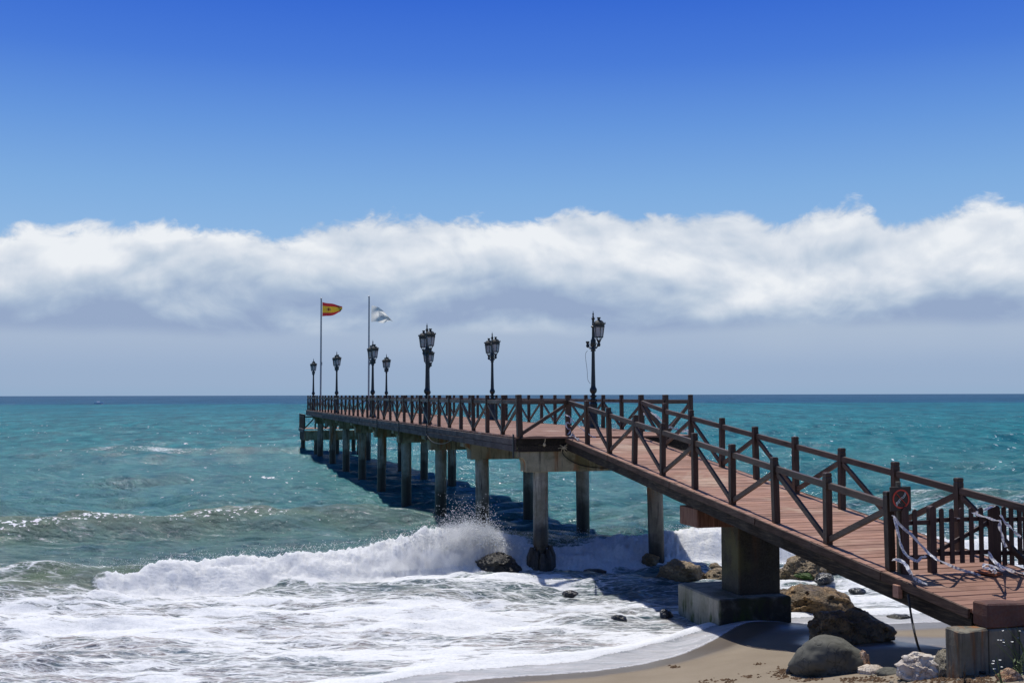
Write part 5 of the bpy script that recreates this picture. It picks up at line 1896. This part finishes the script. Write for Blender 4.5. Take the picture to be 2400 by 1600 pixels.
# ------------------------------------------------------------------ far boat
bx = at_z(231, 946.5, 0.0)
boat = empty('motorboat', (bx.x, bx.y, 0), R(4), 'tiny white boat far out near the horizon on the left', 'boat')
hb = MB()
hv = []
for i, (x_, w_) in enumerate([(-1.7, .55), (-1.0, .75), (.4, .72), (1.3, .45), (1.9, .05)]):
    hv += [(x_, -w_, .75 + .06 * i), (x_, w_, .75 + .06 * i), (x_, w_ * .5, -.15), (x_, -w_ * .5, -.15)]
ff_ = []
for i in range(4):
    a, b = 4 * i, 4 * i + 4
    ff_ += [(a, a + 1, b + 1, b), (a + 1, a + 2, b + 2, b + 1), (a + 2, a + 3, b + 3, b + 2), (a + 3, a, b, b + 3)]
ff_ += [(3, 2, 1, 0), (16, 17, 18, 19)]
hb.add(hv, ff_)
hb.build('hull', M_BOAT, boat)
boat.scale = (1.35, 1.35, 1.0)
MB().box((-.2, 0, 1.15), (.9, .8, .55)).build('cabin', M_BOAT, boat, bevel=.06)

# ------------------------------------------------------------------ plants and weed at the bottom right
M_STEM = plain('green_stem', lin(.075, .11, .03), .7, var=.4)
M_STEMD = plain('dry_stem', lin(.07, .05, .03), .8, var=.4)
M_PETAL = plain('white_petal', lin(.78, .78, .72), .6)
M_LEAF = plain('grey_green_leaf', lin(.10, .14, .05), .7, var=.4)


def plant(label, x, y, n, hgt, spread, seed, flowers=True, dry=False, lean=0.0):
    g = random.Random(seed)
    base = on_ground(x, y)
    root = empty('flowering_plant' if flowers else 'dry_plant', base, 0, label, 'plant')
    st_, lf_, fl_ = MB(), MB(), MB()
    for i in range(n):
        a = g.uniform(0, 6.28)
        r_ = spread * g.uniform(.2, 1)
        h_ = hgt * g.uniform(.55, 1.1)
        tip = Vector((r_ * math.cos(a) + lean * h_, r_ * math.sin(a) * .6, h_))
        midp = Vector((tip.x * .35 + g.uniform(-.03, .03), tip.y * .4, h_ * .55))
        st_.tube([(g.uniform(-.03, .03), g.uniform(-.03, .03), -.03), midp, tip], [0.007, 0.005, 0.003], 5)
        for k_ in range(4):
            b_ = midp * (k_ / 4 + .1)
            d_ = Vector((g.uniform(-1, 1), g.uniform(-1, 1), g.uniform(-.2, .7))).normalized()
            sd = d_.cross(Vector((0, 0, 1))).normalized()
            l_ = g.uniform(.04, .09)
            lf_.add([b_, b_ + d_ * l_ * .5 + sd * l_ * .18, b_ + d_ * l_, b_ + d_ * l_ * .5 - sd * l_ * .18], [(0, 1, 2, 3)])
        if flowers:
            for k_ in range(g.randint(1, 2)):
                c_ = tip + Vector((g.uniform(-.05, .05), g.uniform(-.03, .03), g.uniform(-.06, .03)))
                for j in range(6):
                    th = j * math.pi / 3 + g.uniform(-.2, .2)
                    u_ = Vector((math.cos(th), math.sin(th) * .7, g.uniform(.1, .6))).normalized()
                    sd = u_.cross(Vector((0, -.5, 1))).normalized()
                    s2 = g.uniform(.010, .018)
                    fl_.add([c_, c_ + u_ * s2 * .6 + sd * s2 * .4, c_ + u_ * s2, c_ + u_ * s2 * .6 - sd * s2 * .4], [(0, 1, 2, 3)])
    st_.build('stem', M_STEMD if dry else M_STEM, root)
    tag(lf_.build('leaves', M_STEMD if dry else M_LEAF, root), kind='stuff')
    if flowers:
        tag(fl_.build('flowers', M_PETAL, root), kind='stuff')


plant('spindly plant with white flowers at the bottom right corner', 2392, 1592, 5, .52, .26, 3, lean=-.12)
plant('low white flowered plant left of the corner one', 2352, 1606, 3, .34, .16, 4, lean=-.2)
plant('tall white flowered plant cut off by the right edge, nearest the ledge', 2410, 1574, 4, .55, .2, 5, lean=-.3)
plant('small dark withered plant in front of the abutment wall', 2268, 1566, 9, .24, .07, 6, False, True)
plant('single dry stalk standing in the sand left of the flowers', 2264, 1600, 2, .26, .02, 7, False, True)


def debris():
    g = random.Random(5)
    mb = MB()
    spots = []
    clumps = []
    for _ in range(46):
        c = g.random()
        if c < 0.6:
            clumps.append((g.uniform(1880, 2330), g.gauss(1592, 6), g.uniform(4, 26)))
        elif c < 0.9:
            x = g.uniform(1620, 1900)
            clumps.append((x, 1600 - (x - 1600) * 0.08 + g.gauss(-2, 5), g.uniform(3, 14)))
        else:
            clumps.append((g.uniform(1560, 2200), g.uniform(1535, 1590), g.uniform(1, 5)))
    for cx_, cy_, sp_ in clumps:
        for _ in range(int(3 + sp_ * g.uniform(.4, 1.3))):
            x, y = g.gauss(cx_, sp_), g.gauss(cy_, 1 + sp_ * .16)
            if 1850 < x < 2030 and y < 1588:
                continue
            spots.append((x, min(y, 1606)))
    for x, y in spots:
        c0 = on_ground(x, y)
        for k_ in range(g.randint(1, 4)):
            c_ = c0 + Vector((g.gauss(0, .035), g.gauss(0, .03), 0))
            c_.z = gz(c_.x, c_.y) + .002
            s_ = g.uniform(.006, .026)
            vs = [c_ + Vector((s_ * g.uniform(.6, 1.6) * math.cos(a), s_ * g.uniform(.6, 1.6) * math.sin(a), 0)) for a in (0, 1.3, 2.5, 3.8, 5.0)]
            vs.append(c_ + Vector((0, 0, s_ * g.uniform(.4, 1.0))))
            mb.add(vs, [(0, 1, 5), (1, 2, 5), (2, 3, 5), (3, 4, 5), (4, 0, 5)])
    o_ = mb.build('seaweed_debris', plain('dry_seaweed', lin(.10, .052, .020), .9, var=.5, scale=30))
    tag(o_, 'scattered brown dried seaweed and debris along the sand in the foreground', kind='stuff')


debris()
pb = MB()
g_ = random.Random(9)
for _ in range(60):
    x, y = g_.uniform(2040, 2330), g_.uniform(1568, 1600)
    c_ = on_ground(x, y)
    s_ = g_.uniform(.01, .035)
    pb.lathe([(s_ * .6, -s_ * .3), (s_, 0), (s_ * .75, s_ * .4), (s_ * .2, s_ * .55)], 7, (c_.x, c_.y, c_.z), g_.uniform(0, 3))
tag(pb.build('pebbles', M_RPALE, smooth=True), 'small pale pebbles scattered in the sand before the abutment', kind='stuff')
